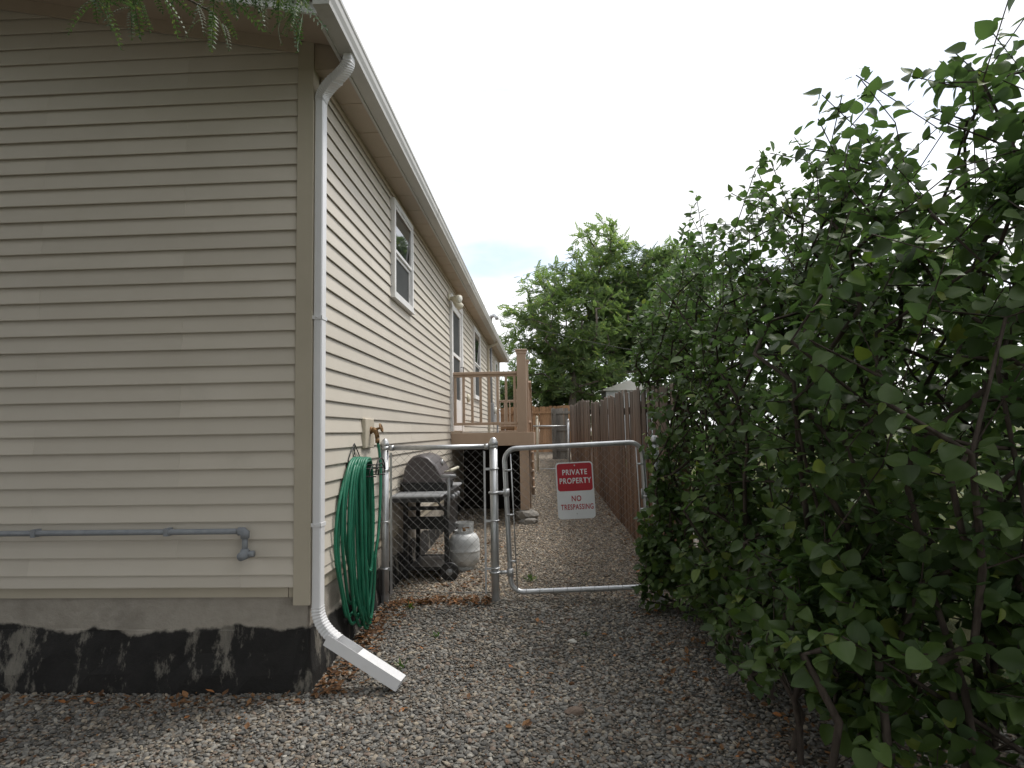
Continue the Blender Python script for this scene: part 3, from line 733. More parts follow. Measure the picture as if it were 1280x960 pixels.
# storm door on the landing
q = MB(); y0, y1, z0, z1 = 9.06, 10.36, 1.40, 3.46
q.box((WX-0.05, y0, z0), (WX+0.05, y0+0.13, z1)).box((WX-0.05, y1-0.13, z0), (WX+0.05, y1, z1)).box((WX-0.05, y0+0.13, z1-0.10), (WX+0.05, y1-0.13, z1))
door = obj('door', q, MAT['window_vinyl'], house, 'white storm door with dark glass')
ya, yb = y0+0.131, y1-0.131
q = MB().box((WX+0.001, ya, z0+0.01), (WX+0.028, ya+0.09, z1-0.102)).box((WX+0.001, yb-0.09, z0+0.01), (WX+0.028, yb, z1-0.102))
q.box((WX+0.001, ya+0.09, z1-0.20), (WX+0.028, yb-0.09, z1-0.102)).box((WX+0.001, ya+0.09, z0+0.01), (WX+0.028, yb-0.09, z0+0.50)).box((WX+0.001, ya+0.09, 2.56), (WX+0.028, yb-0.09, 2.61))
obj('door_leaf', q, MAT['window_vinyl'], door)
obj('pane', MB().box((WX+0.004, ya+0.09, 2.61), (WX+0.009, yb-0.09, z1-0.20)), MAT['screen'], door)
obj('pane', MB().box((WX+0.004, ya+0.09, z0+0.50), (WX+0.009, yb-0.09, 2.56)), MAT['screen'], door)
q = MB().tube([(WX+0.0285, yb-0.05, 2.35), (WX+0.07, yb-0.05, 2.35), (WX+0.07, yb-0.05, 2.46), (WX+0.0285, yb-0.05, 2.46)], 0.008, 6)
obj('handle', q, MAT['black_iron'], door)

# ------------------------------------------------------------------ things fixed to the house
fl = thing('floodlight', (WX+0.018, 8.93, 3.30), 'cream twin-head floodlight on the siding beside the landing door', 'floodlight')
obj('mount', MB().lathe([(0.058, 0.0), (0.058, 0.02), (0.03, 0.04)], (WX+0.017, 8.93, 3.36), 16, 'X'), MAT['cream'], fl)
for s, dx, dy, dz in ((0, 0.10, -0.05, -0.03), (1, 0.08, 0.12, -0.07)):
    c0 = Vector((WX+0.05, 8.93, 3.36)); c1 = c0+Vector((dx, dy, dz))*0.55; c2 = c0+Vector((dx, dy, dz))*1.5
    d = (c2-c1)
    q = MB().tube([c0, c1, c1+d*0.25, c1+d*0.6, c2], [0.014, 0.030, 0.045, 0.058, 0.060], 12)
    h = obj('lamp_head', q, MAT['cream'], fl)
    obj('lens', MB().tube([c2+d.normalized()*0.0005, c2+d.normalized()*0.012], [0.055, 0.045], 12), MAT['flood_glass'], h)
pl = solo('porch_plaque', MB().lathe([(0.075, 0), (0.08, 0.02), (0.055, 0.045), (0.0, 0.05)], (WX+0.0165, 11.15, 2.0), 14, 'X'), MAT['cream'], (WX+0.0165, 11.15, 2.0), 'round yellowish ornament on the siding beyond the landing door', 'ornament')

# spigot on its block
fa = thing('water_spigot', (WX+0.017, 4.72, 1.26), 'weathered brass spigot on a beige mounting block', 'spigot')
obj('mounting_block', MB().box((WX+0.004, 4.60, 1.275), (WX+0.040, 4.84, 1.50), bev=0.006), MAT['block_beige'], fa)
yy, zz = 4.74, 1.41
q = MB().tube([(WX+0.040, yy, zz), (WX+0.050, yy, zz)], 0.028, 12).tube([(WX+0.045, yy, zz), (WX+0.062, yy, zz+0.002), (WX+0.078, yy, zz-0.006), (WX+0.088, yy, zz-0.032), (WX+0.092, yy, zz-0.060)], [0.018, 0.023, 0.021, 0.017, 0.019], 10)
obj('body', q, MAT['brass'], fa)
q = MB().tube([(WX+0.070, yy, zz), (WX+0.095, yy, zz+0.012), (WX+0.118, yy, zz+0.018)], [0.015, 0.010, 0.008], 8)
ring = [(WX+0.122-0.010*math.sin(a), yy+0.030*math.cos(a), zz+0.018+0.030*math.sin(a)) for a in np.linspace(0, 2*math.pi, 13)[:-1]]
q.tube(ring, 0.006, 6, closed=True); q.tube([ring[0], ring[6]], 0.004, 5); q.tube([ring[3], ring[9]], 0.004, 5)
obj('handle', q, MAT['brass'], fa)

# hose hanger of black wire
HY, HZ = 4.38, 1.165
hg = thing('hose_hanger', (WX+0.0165, HY, HZ-0.06), 'black scrolled wire hose hanger on the siding', 'hanger')
q = MB(); r = 0.0045; x = WX+0.023
q.tube([(x, HY-0.14, HZ-0.06), (x, HY-0.14, HZ+0.04), (x, HY-0.09, HZ+0.085), (x, HY, HZ+0.15), (x, HY+0.09, HZ+0.085), (x, HY+0.14, HZ+0.04), (x, HY+0.14, HZ-0.06)], r, 6)
q.tube([(x, HY-0.14, HZ+0.03), (x, HY+0.14, HZ+0.03)], r*0.9, 6); q.tube([(x, HY-0.14, HZ-0.055), (x, HY+0.14, HZ-0.055)], r, 6)
for d in (-0.07, 0.0, 0.07): q.tube([(x, HY+d, HZ-0.055), (x, HY+d, HZ+0.03)], r*0.8, 5)
for s in (-1, 1):
    q.tube([(x, HY+s*(0.012+0.028*math.sin(t)*t/5), HZ+0.045+0.07*t/6+0.012*math.cos(t*1.3)) for t in np.linspace(0, 6, 14)], r*0.7, 5)
obj('scroll_frame', q, MAT['black_iron'], hg)
q = MB()
for k in range(5):
    xx = WX+0.03+0.045*k
    arc = [(xx, HY+0.12*math.cos(a), HZ-0.075+0.075*math.sin(a)+0.01*(k == 4)) for a in np.linspace(0, math.pi, 11)]
    q.tube(arc, r, 6)
for a in (0.0, math.pi/4, math.pi/2, 3*math.pi/4, math.pi):
    q.tube([(WX+0.017, HY+0.12*math.cos(a), HZ-0.075+0.075*math.sin(a)-0.002), (WX+0.212, HY+0.12*math.cos(a), HZ-0.075+0.075*math.sin(a)-0.002)], r, 5)
q.tube([(WX+0.212, HY+0.12*math.cos(a), HZ-0.06+0.085*math.sin(a)+0.02) for a in np.linspace(0, math.pi, 11)], r*1.2, 6)
obj('saddle', q, MAT['black_iron'], hg)

# garden hose: one continuous tube wound over the saddle, tail up to the spigot
rg = random.Random(21); pts = []
loops = [  # outward offset, half width, bottom z, y drift, belly
 (0.036, 0.215, 0.16, -0.10, 1.35), (0.038, 0.20, 0.24, -0.07, 1.3), (0.051, 0.205, 0.10, -0.06, 1.3), (0.052, 0.185, 0.30, -0.02, 1.2), (0.066, 0.19, 0.14, -0.03, 1.2),
 (0.067, 0.17, 0.05, 0.02, 1.1), (0.081, 0.175, 0.20, -0.02, 1.1), (0.083, 0.16, 0.08, 0.03, 1.0), (0.097, 0.165, 0.13, 0.0, 1.0), (0.098, 0.155, 0.02, 0.05, 0.9),
 (0.112, 0.16, 0.17, 0.02, 0.9), (0.113, 0.15, 0.05, 0.06, 0.9), (0.128, 0.155, 0.42, 0.04, 0.9), (0.129, 0.15, 0.09, 0.05, 0.9)]
n = 40
for li, (xo, hw, zb, yd, belly) in enumerate(loops):
    nx = loops[min(li+1, len(loops)-1)]
    top = HZ + 0.024 + 0.020*(li % 2) + rg.uniform(0, 0.006)
    for k in range(n):
        t = k/n; a = 2*math.pi*t                           # 0 at the top, going down the near side
        xo_ = xo + (nx[0]-xo)*t*t
        zc, hz = (top+zb)/2, (top-zb)/2
        c = math.cos(a)
        z = zc + hz*(c*abs(c)**-0.25 if abs(c) > 1e-6 else 0)
        wprof = abs(math.sin(a))**0.62
        lowness = (top-z)/(top-zb)
        width = hw*(1.0 + (belly-1)*math.sin(math.pi*min(1, lowness*1.15))) * (1-0.35*max(0, lowness-0.55)/0.45)
        y = HY + yd*lowness - math.copysign(1, math.sin(a) if abs(math.sin(a)) > 1e-9 else 1)*wprof*width
        side = math.sin(a)
        y = HY + (y-HY)*(1.28 if side > 0 else 0.62) + 0.010*math.sin(7*t*6.28*0.5+li*1.9)*math.sin(math.pi*lowness)
        bulge = 0.05*math.sin(math.pi*lowness)*math.sin(li*2.1)
        pts.append(Vector((WX+xo_+bulge*0.4, y, z)))
tail = [(WX+0.15, HY+0.15, 0.62), (WX+0.145, HY+0.20, 0.70), (WX+0.135, HY+0.28, 0.90), (WX+0.122, HY+0.34, 1.10), (WX+0.105, HY+0.37, 1.24), (WX+0.092, yy, zz-0.080)]
last = len(pts)
while pts and not (pts[-1].y > HY+0.10 and 0.3 < pts[-1].z < 0.62): pts.pop()
pts += [Vector(p) for p in tail]
def smooth_path(P, sub=2):
    out = []
    for i in range(len(P)-1):
        p0, p1, p2, p3 = P[max(i-1,0)], P[i], P[i+1], P[min(i+2,len(P)-1)]
        for k in range(sub):
            t = k/sub
            out.append(0.5*((2*p1)+(p2-p0)*t+(2*p0-5*p1+4*p2-p3)*t*t+(3*p1-p0-3*p2+p3)*t**3))
    out.append(P[-1]); return out
hs = thing('garden_hose', (WX+0.1, HY, 0.03), 'long green garden hose coiled over the wire hanger', 'hose')
obj('hose', MB().tube(smooth_path(pts), 0.0108, 8), MAT['hose'], hs)
obj('coupling', MB().tube([(WX+0.092, yy, zz-0.061), (WX+0.092, yy, zz-0.098)], 0.017, 10), MAT['brass'], hs)
obj('nozzle_end', MB().tube([Vector(pts[0])+Vector((0.0, 0.0, 0.004)), Vector(pts[0])+Vector((0.0, 0.05, 0.006))], 0.014, 10), MAT['brass'], hs)

# gas pipe on the front wall
gp_ = thing('gas_pipe', (-2.6, FY-0.05, 0.70), 'grey painted gas pipe with an elbow and a valve low on the front wall', 'pipe')
y = FY-0.052
q = MB().tube([(-3.9, y, 0.835), (-1.745, y, 0.835)], 0.0165, 10).tube([(-1.727, y, 0.815), (-1.727, y, 0.715)], 0.0165, 10)
obj('pipe', q, MAT['pipe_grey'], gp_)
q = MB().tube([(-1.765, y, 0.835), (-1.735, y, 0.835), (-1.727, y, 0.828), (-1.727, y, 0.795)], [0.024, 0.024, 0.026, 0.024], 12)
obj('elbow', q, MAT['pipe_grey'], gp_)
q = MB().tube([(-1.727, y, 0.735), (-1.727, y, 0.712), (-1.727, y, 0.690)], [0.022, 0.027, 0.024], 12).tube([(-1.727, y-0.045, 0.700), (-1.727, y+0.036, 0.700)], 0.025, 12).tube([(-1.722, y, 0.704), (-1.672, y, 0.708)], 0.018, 10)
obj('valve', q, MAT['pipe_grey'], gp_)
for xx in (-2.2, -3.0): obj('clamp', MB().box((xx, FY-0.071, 0.813), (xx+0.025, FY-0.0172, 0.857)), MAT['pipe_grey'], gp_)

# electric service: meter box, conduit and mast with weatherhead
em_ = thing('electric_meter', (WX+0.02, 15.9, 1.75), 'grey electric meter box on the siding below its conduit', 'meter')
obj('box', MB().box((WX+0.017, 15.75, 1.62), (WX+0.12, 16.05, 2.12), bev=0.008), MAT['grey_plastic'], em_)
obj('dial', MB().lathe([(0.085, 0), (0.085, 0.05), (0.07, 0.09), (0.0, 0.10)], (WX+0.1205, 15.9, 1.93), 16, 'X'), MAT['flood_glass'], em_)
ms_ = thing('service_mast', (WX+0.07, 16.5, 2.12), 'grey service mast with hooked weatherhead rising above the gutter', 'mast')
mx_ = WX+0.145
q = MB().tube([(WX+0.06, 15.9, 2.1205), (WX+0.06, 15.9, 3.615)], 0.030, 10)
obj('conduit', q, MAT['grey_plastic'], ms_)
q = MB().tube([(WX+0.06, 15.9, 3.75), (WX+0.06, 15.9, 4.28)], 0.034, 10); obj('pole', q, MAT['galv'], ms_)
q = MB().tube([(WX+0.06, 15.9, 4.20), (WX+0.06, 15.9, 4.31), (WX+0.09, 15.87, 4.37), (WX+0.17, 15.82, 4.39), (WX+0.23, 15.79, 4.34), (WX+0.24, 15.78, 4.27)], [0.042, 0.046, 0.05, 0.05, 0.055, 0.045], 10)
obj('weatherhead', q, MAT['galv'], ms_)
def cable(a, b, sag, lab, r=0.008):
    a, b = Vector(a), Vector(b); P = []
    for i in range(25):
        t = i/24; p = a.lerp(b, t); p.z -= sag*4*t*(1-t); P.append(p)
    return solo('overhead_cable', MB().tube(P, r, 5), MAT['cable'], a, lab, 'cable')
cable((WX+0.24, 15.79, 4.29), (16, 34, 5.6), 0.9, 'thin black service cable slung from the weatherhead towards the trees', 0.007)
cable((-14, 42, 10.6), (26, 46, 10.9), 0.5, 'thin high power line crossing the sky behind the trees', 0.012)
cable((-14, 42, 9.2), (26, 46, 9.6), 0.6, 'thin lower power line crossing the sky behind the trees', 0.012)

# gas meter beyond the meter box
gm = thing('gas_meter', (WX+0.12, 17.1, gz(-1.2, 17.1)), 'pale gas meter on a pipe against the siding', 'meter')
obj('riser', MB().tube([(WX+0.12, 17.1, gz(-1.2,17.1)-0.05), (WX+0.12, 17.1, 1.65)], 0.02, 8), MAT['pipe_grey'], gm)
obj('housing', MB().box((WX+0.02, 16.98, 1.62), (WX+0.20, 17.22, 1.95), bev=0.03), MAT['tank'], gm)
obj('regulator', MB().lathe([(0.05, -0.03), (0.09, -0.01), (0.09, 0.01), (0.05, 0.03)], (WX+0.12, 17.1, 1.985), 14, 'Z'), MAT['tank'], gm)

# ------------------------------------------------------------------ chain-link fence, gate and sign
GY = 5.13
PITCH = 0.0725
def zig_mesh(name, h, r=0.0012):
    # one woven wire: zig-zags one diamond wide, passing in front of and behind its neighbours
    n = int(h/(PITCH/2)); P = []
    for i in range(n+1):
        s = 1 if i % 2 else -1
        P.append((s*PITCH/4, 0.0016*s, i*PITCH/2))
    return MB().tube(P, r, 4, smooth=False).mesh(name, MAT['wire'])
def weave(parent, x0, x1, z0, z1, y, me, rot=0.0):
    n = int((x1-x0)/(PITCH/2))
    p = (x1-x0)/n; sc = p/(PITCH/2)
    for k in range(n):
        c = Vector((x0+(k+0.5)*p, y, z0))
        o = place('wire', me, parent, c, scale=(sc*1.03*(1 if k % 2 else -1), 1, 1))
def dome(mb, x, y, z, r):
    mb.lathe([(r*1.12, -0.035), (r*1.15, -0.008), (r*0.95, 0.0), (r*0.85, 0.014), (r*0.5, 0.028), (0.0, 0.034)], (x, y, z), 16)
LEAN = 0.0
cf = thing('chain_link_fence', (-0.86, GY, 0), 'short chain-link fence panel between house wall and gate', 'fence')
posts = [(-1.318, 1.31, 0.031, 'post'), (-0.413, 1.305, 0.033, 'post'), (0.905, 1.30, 0.033, 'post')]
for x, zt, r, nm in posts:
    o = obj(nm, MB().tube([(x, GY, gz(x, GY)-0.25), (x, GY, zt-0.03)], r, 14), MAT['galv'], cf)
    q = MB(); dome(q, x, GY, zt, r); obj('cap', q, MAT['galv'], o)
tr_ = obj('top_rail', MB().tube([(-1.275, GY, 1.262), (-0.455, GY, 1.262)], 0.0205, 12), MAT['galv'], cf)
for x in (-1.318, -0.413):
    q = MB(); q.tube([(x+(0.04 if x < -1 else -0.04), GY, 1.262), (x+(0.075 if x < -1 else -0.075), GY, 1.262)], 0.024, 12)
    q.tube([(x, GY-0.0001, 1.247), (x, GY-0.0001, 1.277)], 0.036, 14)
    obj('rail_end', q, MAT['galv'], cf)
H = 1.18
zig = zig_mesh('fence_wire', H)
weave(cf, -1.262, -0.487, 0.075, 1.25, GY-0.022, zig)
for x, s in ((-1.262, 1), (-0.487, -1)):
    b = obj('tension_bar', MB().box((x-0.008, GY-0.028, 0.08), (x+0.008, GY-0.018, 1.225)), MAT['galv'], cf)
    px = -1.318 if s > 0 else -0.413
    for z in (0.28, 0.66, 1.08):
        q = MB().tube([(px+0.037*math.cos(a), GY+0.037*math.sin(a), z) for a in np.linspace(0, 2*math.pi, 15)[:-1]], 0.006, 6, closed=True)
        q.box((min(x, px+s*0.03), GY-0.033, z-0.010), (max(x, px+s*0.03)+0.002, GY-0.029, z+0.010))
        obj('tension_band', q, MAT['galv'], cf)
obj('bottom_wire', MB().tube([(-1.29, GY-0.022, 0.10), (-0.44, GY-0.022, 0.09)], 0.003, 5), MAT['wire'], cf)

# gate, hung a little askew
GA = rad(2.0)
gt = thing('chain_link_gate', (-0.30, GY, 0.09), 'low chain-link gate with bent tube frame hanging slightly askew', 'gate')
def G(x, z, dy=0.0):      # gate-plane point: x along the gate, z up, tilted about its lower hinge corner
    return Vector((-0.285 + x*math.cos(GA) - z*math.sin(GA), GY+dy, 0.085 + x*math.sin(GA) + z*math.cos(GA)))
GW, GH, CR = 1.125, 1.155, 0.10
P = []
for cx, cz, a0 in ((CR, CR, math.pi), (GW-CR, CR, 1.5*math.pi), (GW-CR, GH-CR, 0), (CR, GH-CR, 0.5*math.pi)):
    for k in range(7):
        a = a0 + k/6*math.pi/2; P.append(G(cx+CR*math.cos(a), cz+CR*math.sin(a)))
gf_ = obj('frame', MB().tube(P, 0.0205, 12, closed=True, up=(0,1,0)), MAT['galv'], gt)
zg = zig_mesh('gate_wire', 1.10)
n = 28; p = (GW-0.10)/n
for k in range(n):
    o = place('wire', zg, gt, G(0.05+(k+0.5)*p, 0.028, -0.018), rot=(0, -GA, 0), scale=(p/(PITCH/2)*1.03*(1 if k % 2 else -1), 1, 1))
for x in (0.052, GW-0.052):
    obj('tension_bar', MB().tube([G(x, 0.03, -0.022), G(x, GH-0.04, -0.022)], 0.005, 6), MAT['galv'], gt)
for z in (0.25, 0.62, 0.98):
    for x0, x1 in ((0.0, 0.055), (GW-0.055, GW)):
        obj('tie', MB().tube([G(x0, z, -0.022), G(x1, z, -0.026)], 0.008, 6), MAT['galv'], gt)
tie_me = MB().tube([(0.004*math.cos(t), 0.0235*math.sin(t), 0.0235*math.cos(t)) for t in np.linspace(0, 2*math.pi, 9)[:-1]], 0.002, 4, closed=True).mesh('wire_tie', MAT['wire'])
for k in range(9): place('wire_tie', tie_me, gt, G(0.12+k*0.11, 0.0))
for z in (0.16, 0.80):
    a = G(0, z); q = MB()
    q.tube([(-0.413+0.038*math.cos(t), GY+0.038*math.sin(t), a.z) for t in np.linspace(0, 2*math.pi, 15)[:-1]], 0.011, 6, closed=True)
    q.tube([(-0.38, GY, a.z), (a.x, GY, a.z)], 0.013, 8).tube([(a.x, GY, a.z-0.03), (a.x, GY, a.z+0.03)], 0.027, 10)
    obj('hinge', q, MAT['galv'], gt)
a = G(GW, 0.72)
obj('latch', MB().tube([a+Vector((-0.03, -0.03, 0)), a+Vector((0.085, -0.03, 0))], 0.008, 6).tube([a+Vector((-0.03, -0.03, -0.02)), a+Vector((-0.03, -0.03, 0.06))], 0.008, 6), MAT['galv'], gt)

# sign: 12 by 18 inch plate, red panel and lettering
SGW, SGH = 0.302, 0.456
SA = rad(2.1)
s0 = Vector((0.1085, GY-0.030, 0.665))
sg = thing('warning_sign', s0, 'red and white PRIVATE PROPERTY NO TRESPASSING sign wired to the gate', 'sign')
sg.rotation_euler = (rad(0), -SA, 0)
def rrect(w, h, r, cx, cz, n=6):
    out = []
    for sx, sz, a0 in ((1, 1, 0), (-1, 1, 90), (-1, -1, 180), (1, -1, 270)):
        for k in range(n+1):
            a = rad(a0+90*k/n); out.append((cx+sx*(w/2-r)+r*math.cos(a), cz+sz*(h/2-r)+r*math.sin(a)))
    return out
def flat(name, poly, y0, y1, mat):
    o = bpy.data.objects.new(name, MB().prism(poly, 'Y', y0, y1).mesh(name, mat)); COL.objects.link(o); o.parent = sg; return o
flat('plate', rrect(SGW, SGH, 0.030, SGW/2, SGH/2), 0.0, 0.0022, MAT['sign_white'])
flat('red_panel', rrect(SGW-0.020, 0.222, 0.022, SGW/2, SGH-0.010-0.111), -0.0010, -0.0001, MAT['sign_red'])
def lettering(txt, mat, cx, cz, w, h):
    cu = bpy.data.curves.new('lettering', 'FONT'); cu.body = txt; cu.align_x = 'CENTER'; cu.align_y = 'CENTER'
    cu.size = 1.0; cu.offset = 0.018; cu.space_character = 1.12; cu.extrude = 0.0
    to = bpy.data.objects.new('lettering_src', cu); COL.objects.link(to)
    dg = bpy.context.evaluated_depsgraph_get(); me = bpy.data.meshes.new_from_object(to.evaluated_get(dg))
    bpy.data.objects.remove(to); bpy.data.curves.remove(cu)
    xs = [v.co.x for v in me.vertices]; ys = [v.co.y for v in me.vertices]
    x0, x1, y0, y1 = min(xs), max(xs), min(ys), max(ys)
    for v in me.vertices:
        v.co = Vector((cx+((v.co.x-x0)/(x1-x0)-0.5)*w, -0.0016, cz+((v.co.y-y0)/(y1-y0)-0.5)*h))
    me.materials.clear(); me.materials.append(mat); me.name = 'lettering'
    o = bpy.data.objects.new('lettering', me); COL.objects.link(o); o.parent = sg; return o
lettering('PRIVATE', MAT['sign_white'], SGW/2+0.002, 0.375, 0.200, 0.044)
lettering('PROPERTY', MAT['sign_white'], SGW/2+0.004, 0.306, 0.255, 0.046)
lettering('NO', MAT['sign_red'], SGW/2+0.004, 0.163, 0.078, 0.046)
lettering('TRESPASSING', MAT['sign_red'], SGW/2+0.006, 0.096, 0.262, 0.044)
for z in (0.428, 0.042):
    q = MB().lathe([(0.006, 0.0), (0.006, -0.003), (0.003, -0.0045)], (SGW/2+0.003, -0.0011, z), 10, 'Y')
    o = bpy.data.objects.new('bolt', q.mesh('bolt', MAT['galv'])); COL.objects.link(o); o.parent = sg

# ------------------------------------------------------------------ barbecue grill and propane tank
gb = gz(-1.1, 6.0)
gr = thing('barbecue_grill', (-1.10, 6.0, gb), 'faded black gas grill with domed lid on a cart against the wall', 'grill')
def lidprof(s=0.0):
    # end profile (x, z) from back to front
    return [(-1.335+s, 0.925), (-1.315+s, 1.04), (-1.285+s, 1.115), (-1.235+s, 1.165), (-1.165+s, 1.185), (-1.085+s, 1.160), (-1.01+s, 1.085), (-0.955+s, 0.99), (-0.925+s, 0.925)]
def loft(rings, close=True):
    mb = MB(); n = len(rings[0]); vs = [p for r in rings for p in r]
    fs = [(i*n+k, i*n+k+1, (i+1)*n+k+1, (i+1)*n+k) for i in range(len(rings)-1) for k in range(n-1)]
    mb.add(vs, fs, True)
    mb.add(rings[0], [tuple(range(n))]); mb.add(rings[-1], [tuple(range(n-1, -1, -1))]); return mb
cx, cz = -1.13, 0.925
def shr(f): return [(cx+(x-cx)*f, cz+(z-cz)*f) for x, z in lidprof()]
rings = []
for yv, f in ((5.80, 0.91), (5.808, 0.955), (5.83, 0.985), (5.87, 1.0), (6.36, 1.0), (6.40, 0.985), (6.422, 0.955), (6.43, 0.91)):
    rings.append([(x, yv, z) for x, z in shr(f)])
lid = obj('lid', loft(rings), MAT['lid'], gr, 'faded domed lid')
obj('lid_rim', MB().box((-1.345, 5.792, 0.905), (-0.915, 6.438, 0.9245), bev=0.005), MAT['black_cart'], gr)
q = MB().tube([(-0.945, 5.90, 1.01), (-0.885, 5.90, 1.025)], 0.009, 8).tube([(-0.945, 6.32, 1.01), (-0.885, 6.32, 1.025)], 0.009, 8).tube([(-0.88, 5.86, 1.026), (-0.88, 6.36, 1.026)], 0.016, 10)
obj('handle', q, MAT['cream'], lid)
obj('thermometer', MB().lathe([(0.032, 0.0), (0.032, 0.012), (0.0, 0.014)], (-1.005, 6.11, 1.09), 14, 'X'), MAT['galv'], lid)
q = loft([[(x, yv, z) for x, z in ((-1.33+i, 0.9045), (-1.30+i, 0.82), (-1.22+i, 0.775), (-1.02-i, 0.775), (-0.95-i, 0.82), (-0.93-i, 0.9045))] for yv, i in ((5.80, 0.0), (6.43, 0.0))])
obj('firebox', q, MAT['black_cart'], gr)
q = MB().box((-0.935, 5.80, 0.70), (-0.885, 6.43, 0.84), bev=0.008)
cp_ = obj('control_panel', q, MAT['black_cart'], gr)
for yv in (5.95, 6.12, 6.29): obj('knob', MB().lathe([(0.026, 0.0005), (0.026, 0.02), (0.02, 0.03)], (-0.885, yv, 0.77), 12, 'X'), MAT['grey_plastic'], cp_)
for y0, y1 in ((5.40, 5.79), (6.445, 6.80)):
    sh = obj('side_shelf', MB().box((-1.345, y0, 0.815), (-0.895, y1, 0.842), bev=0.010), MAT['grey_plastic'], gr)
    obj('shelf_lip', MB().box((-1.335, y0+0.004, 0.782), (-0.905, y0+0.018, 0.8155)).box((-0.925, y0+0.0185, 0.782), (-0.908, y1-0.01, 0.8155)), MAT['black_cart'], sh)
    obj('bracket', MB().tube([(-1.28, y0+0.03, 0.80), (-1.28, 5.82 if y0 < 6 else 6.42, 0.66)], 0.010, 6).tube([(-0.94, y0+0.03, 0.80), (-0.94, 5.82 if y0 < 6 else 6.42, 0.66)], 0.010, 6), MAT['black_cart'], sh)
for x in (-1.30, -0.915):
    for yv in (5.82, 6.40):
        zb = gb+0.02 if (x < -1 or yv > 6) else gb+0.02
        obj('leg', MB().box((x-0.021, yv-0.021, zb), (x+0.021, yv+0.021, 0.80), bev=0.004), MAT['black_cart'], gr)
q = MB().box((-1.279, 5.842, gb+0.10), (-0.936, 6.378, gb+0.118))
for yv in (5.82, 6.40): q.box((-1.278, yv-0.015, gb+0.095), (-0.937, yv+0.015, gb+0.125))
obj('bottom_shelf', q, MAT['black_cart'], gr)
obj('cross_panel', MB().box((-1.278, 5.812, 0.49), (-0.937, 5.828, 0.605)).box((-1.278, 5.812, 0.665), (-0.937, 5.828, 0.70)), MAT['black_cart'], gr)
obj('front_panel', MB().box((-0.912, 5.842, 0.42), (-0.900, 6.378, 0.695)), MAT['black_cart'], gr)
for yv in (5.775, 6.445):
    w = obj('wheel', MB().lathe([(0.070, -0.016), (0.085, -0.014), (0.088, 0), (0.085, 0.014), (0.070, 0.016)], (-0.885, yv, gb+0.088), 20, 'Y'), MAT['black_cart'], gr)
    obj('hub', MB().lathe([(0.03, -0.022), (0.03, 0.022)], (-0.885, yv, gb+0.088), 12, 'Y'), MAT['grey_plastic'], w)
q = MB().tube([(-0.86, 5.62, 0.985), (-0.86, 5.60, 0.80), (-0.865, 5.60, 0.62)], 0.013, 8).tube([(-0.905, 5.60, 0.828), (-0.86, 5.60, 0.828)], 0.008, 6).tube([(-0.93, 5.62, 0.99), (-0.80, 5.62, 0.99)], 0.017, 8)
obj('tool_rail', q, MAT['grey_plastic'], gr)

tk = thing('propane_tank', (-0.815, 6.28, gz(-0.8, 6.28)), 'white steel propane tank with collar standing on gravel beside grill', 'propane tank')
tx, ty, tz = -0.812, 6.28, gz(-0.8, 6.28)
obj('body', MB().lathe([(0.02, 0.025), (0.10, 0.035), (0.14, 0.07), (0.153, 0.12), (0.155, 0.17), (0.1555, 0.18), (0.1575, 0.183), (0.1575, 0.193), (0.1555, 0.196), (0.155, 0.25), (0.148, 0.30), (0.12, 0.345), (0.07, 0.368), (0.03, 0.372)], (tx, ty, tz), 28), MAT['tank'], tk)
obj('foot_ring', MB().lathe([(0.105, -0.01), (0.105, 0.045), (0.098, 0.045), (0.098, -0.01)], (tx, ty, tz), 24), MAT['tank'], tk)
q = MB()
def collar(a0, a1, z0, z1, r):
    n = 10; vs = []
    for i in range(n+1):
        a = a0+(a1-a0)*i/n
        for rr in (r, r-0.004):
            for z in (z0, z1): vs.append((tx+rr*math.cos(a), ty+rr*math.sin(a), tz+z))
    fs = []
    for i in range(n):
        b = i*4; c = b+4
        fs += [(b, c, c+1, b+1), (b+2, b+3, c+3, c+2), (b+1, c+1, c+3, b+3), (b, b+2, c+2, c)]
    fs += [(0, 1, 3, 2), (n*4, n*4+2, n*4+3, n*4+1)]
    q.add(vs, fs, False)
collar(rad(20), rad(340), 0.345, 0.385, 0.098)
collar(rad(20), rad(340), 0.425, 0.462, 0.100)
for a0 in (25, 100, 170, 240, 310): collar(rad(a0), rad(a0+24), 0.383, 0.427, 0.099)
obj('collar', q, MAT['tank'], tk)
obj('valve', MB().tube([(tx, ty, tz+0.37), (tx, ty, tz+0.425)], 0.017, 10).tube([(tx-0.03, ty, tz+0.41), (tx+0.05, ty, tz+0.41)], 0.011, 8).lathe([(0.03, 0.43), (0.033, 0.437), (0.03, 0.445)], (tx, ty, tz), 12), MAT['brass'], tk)

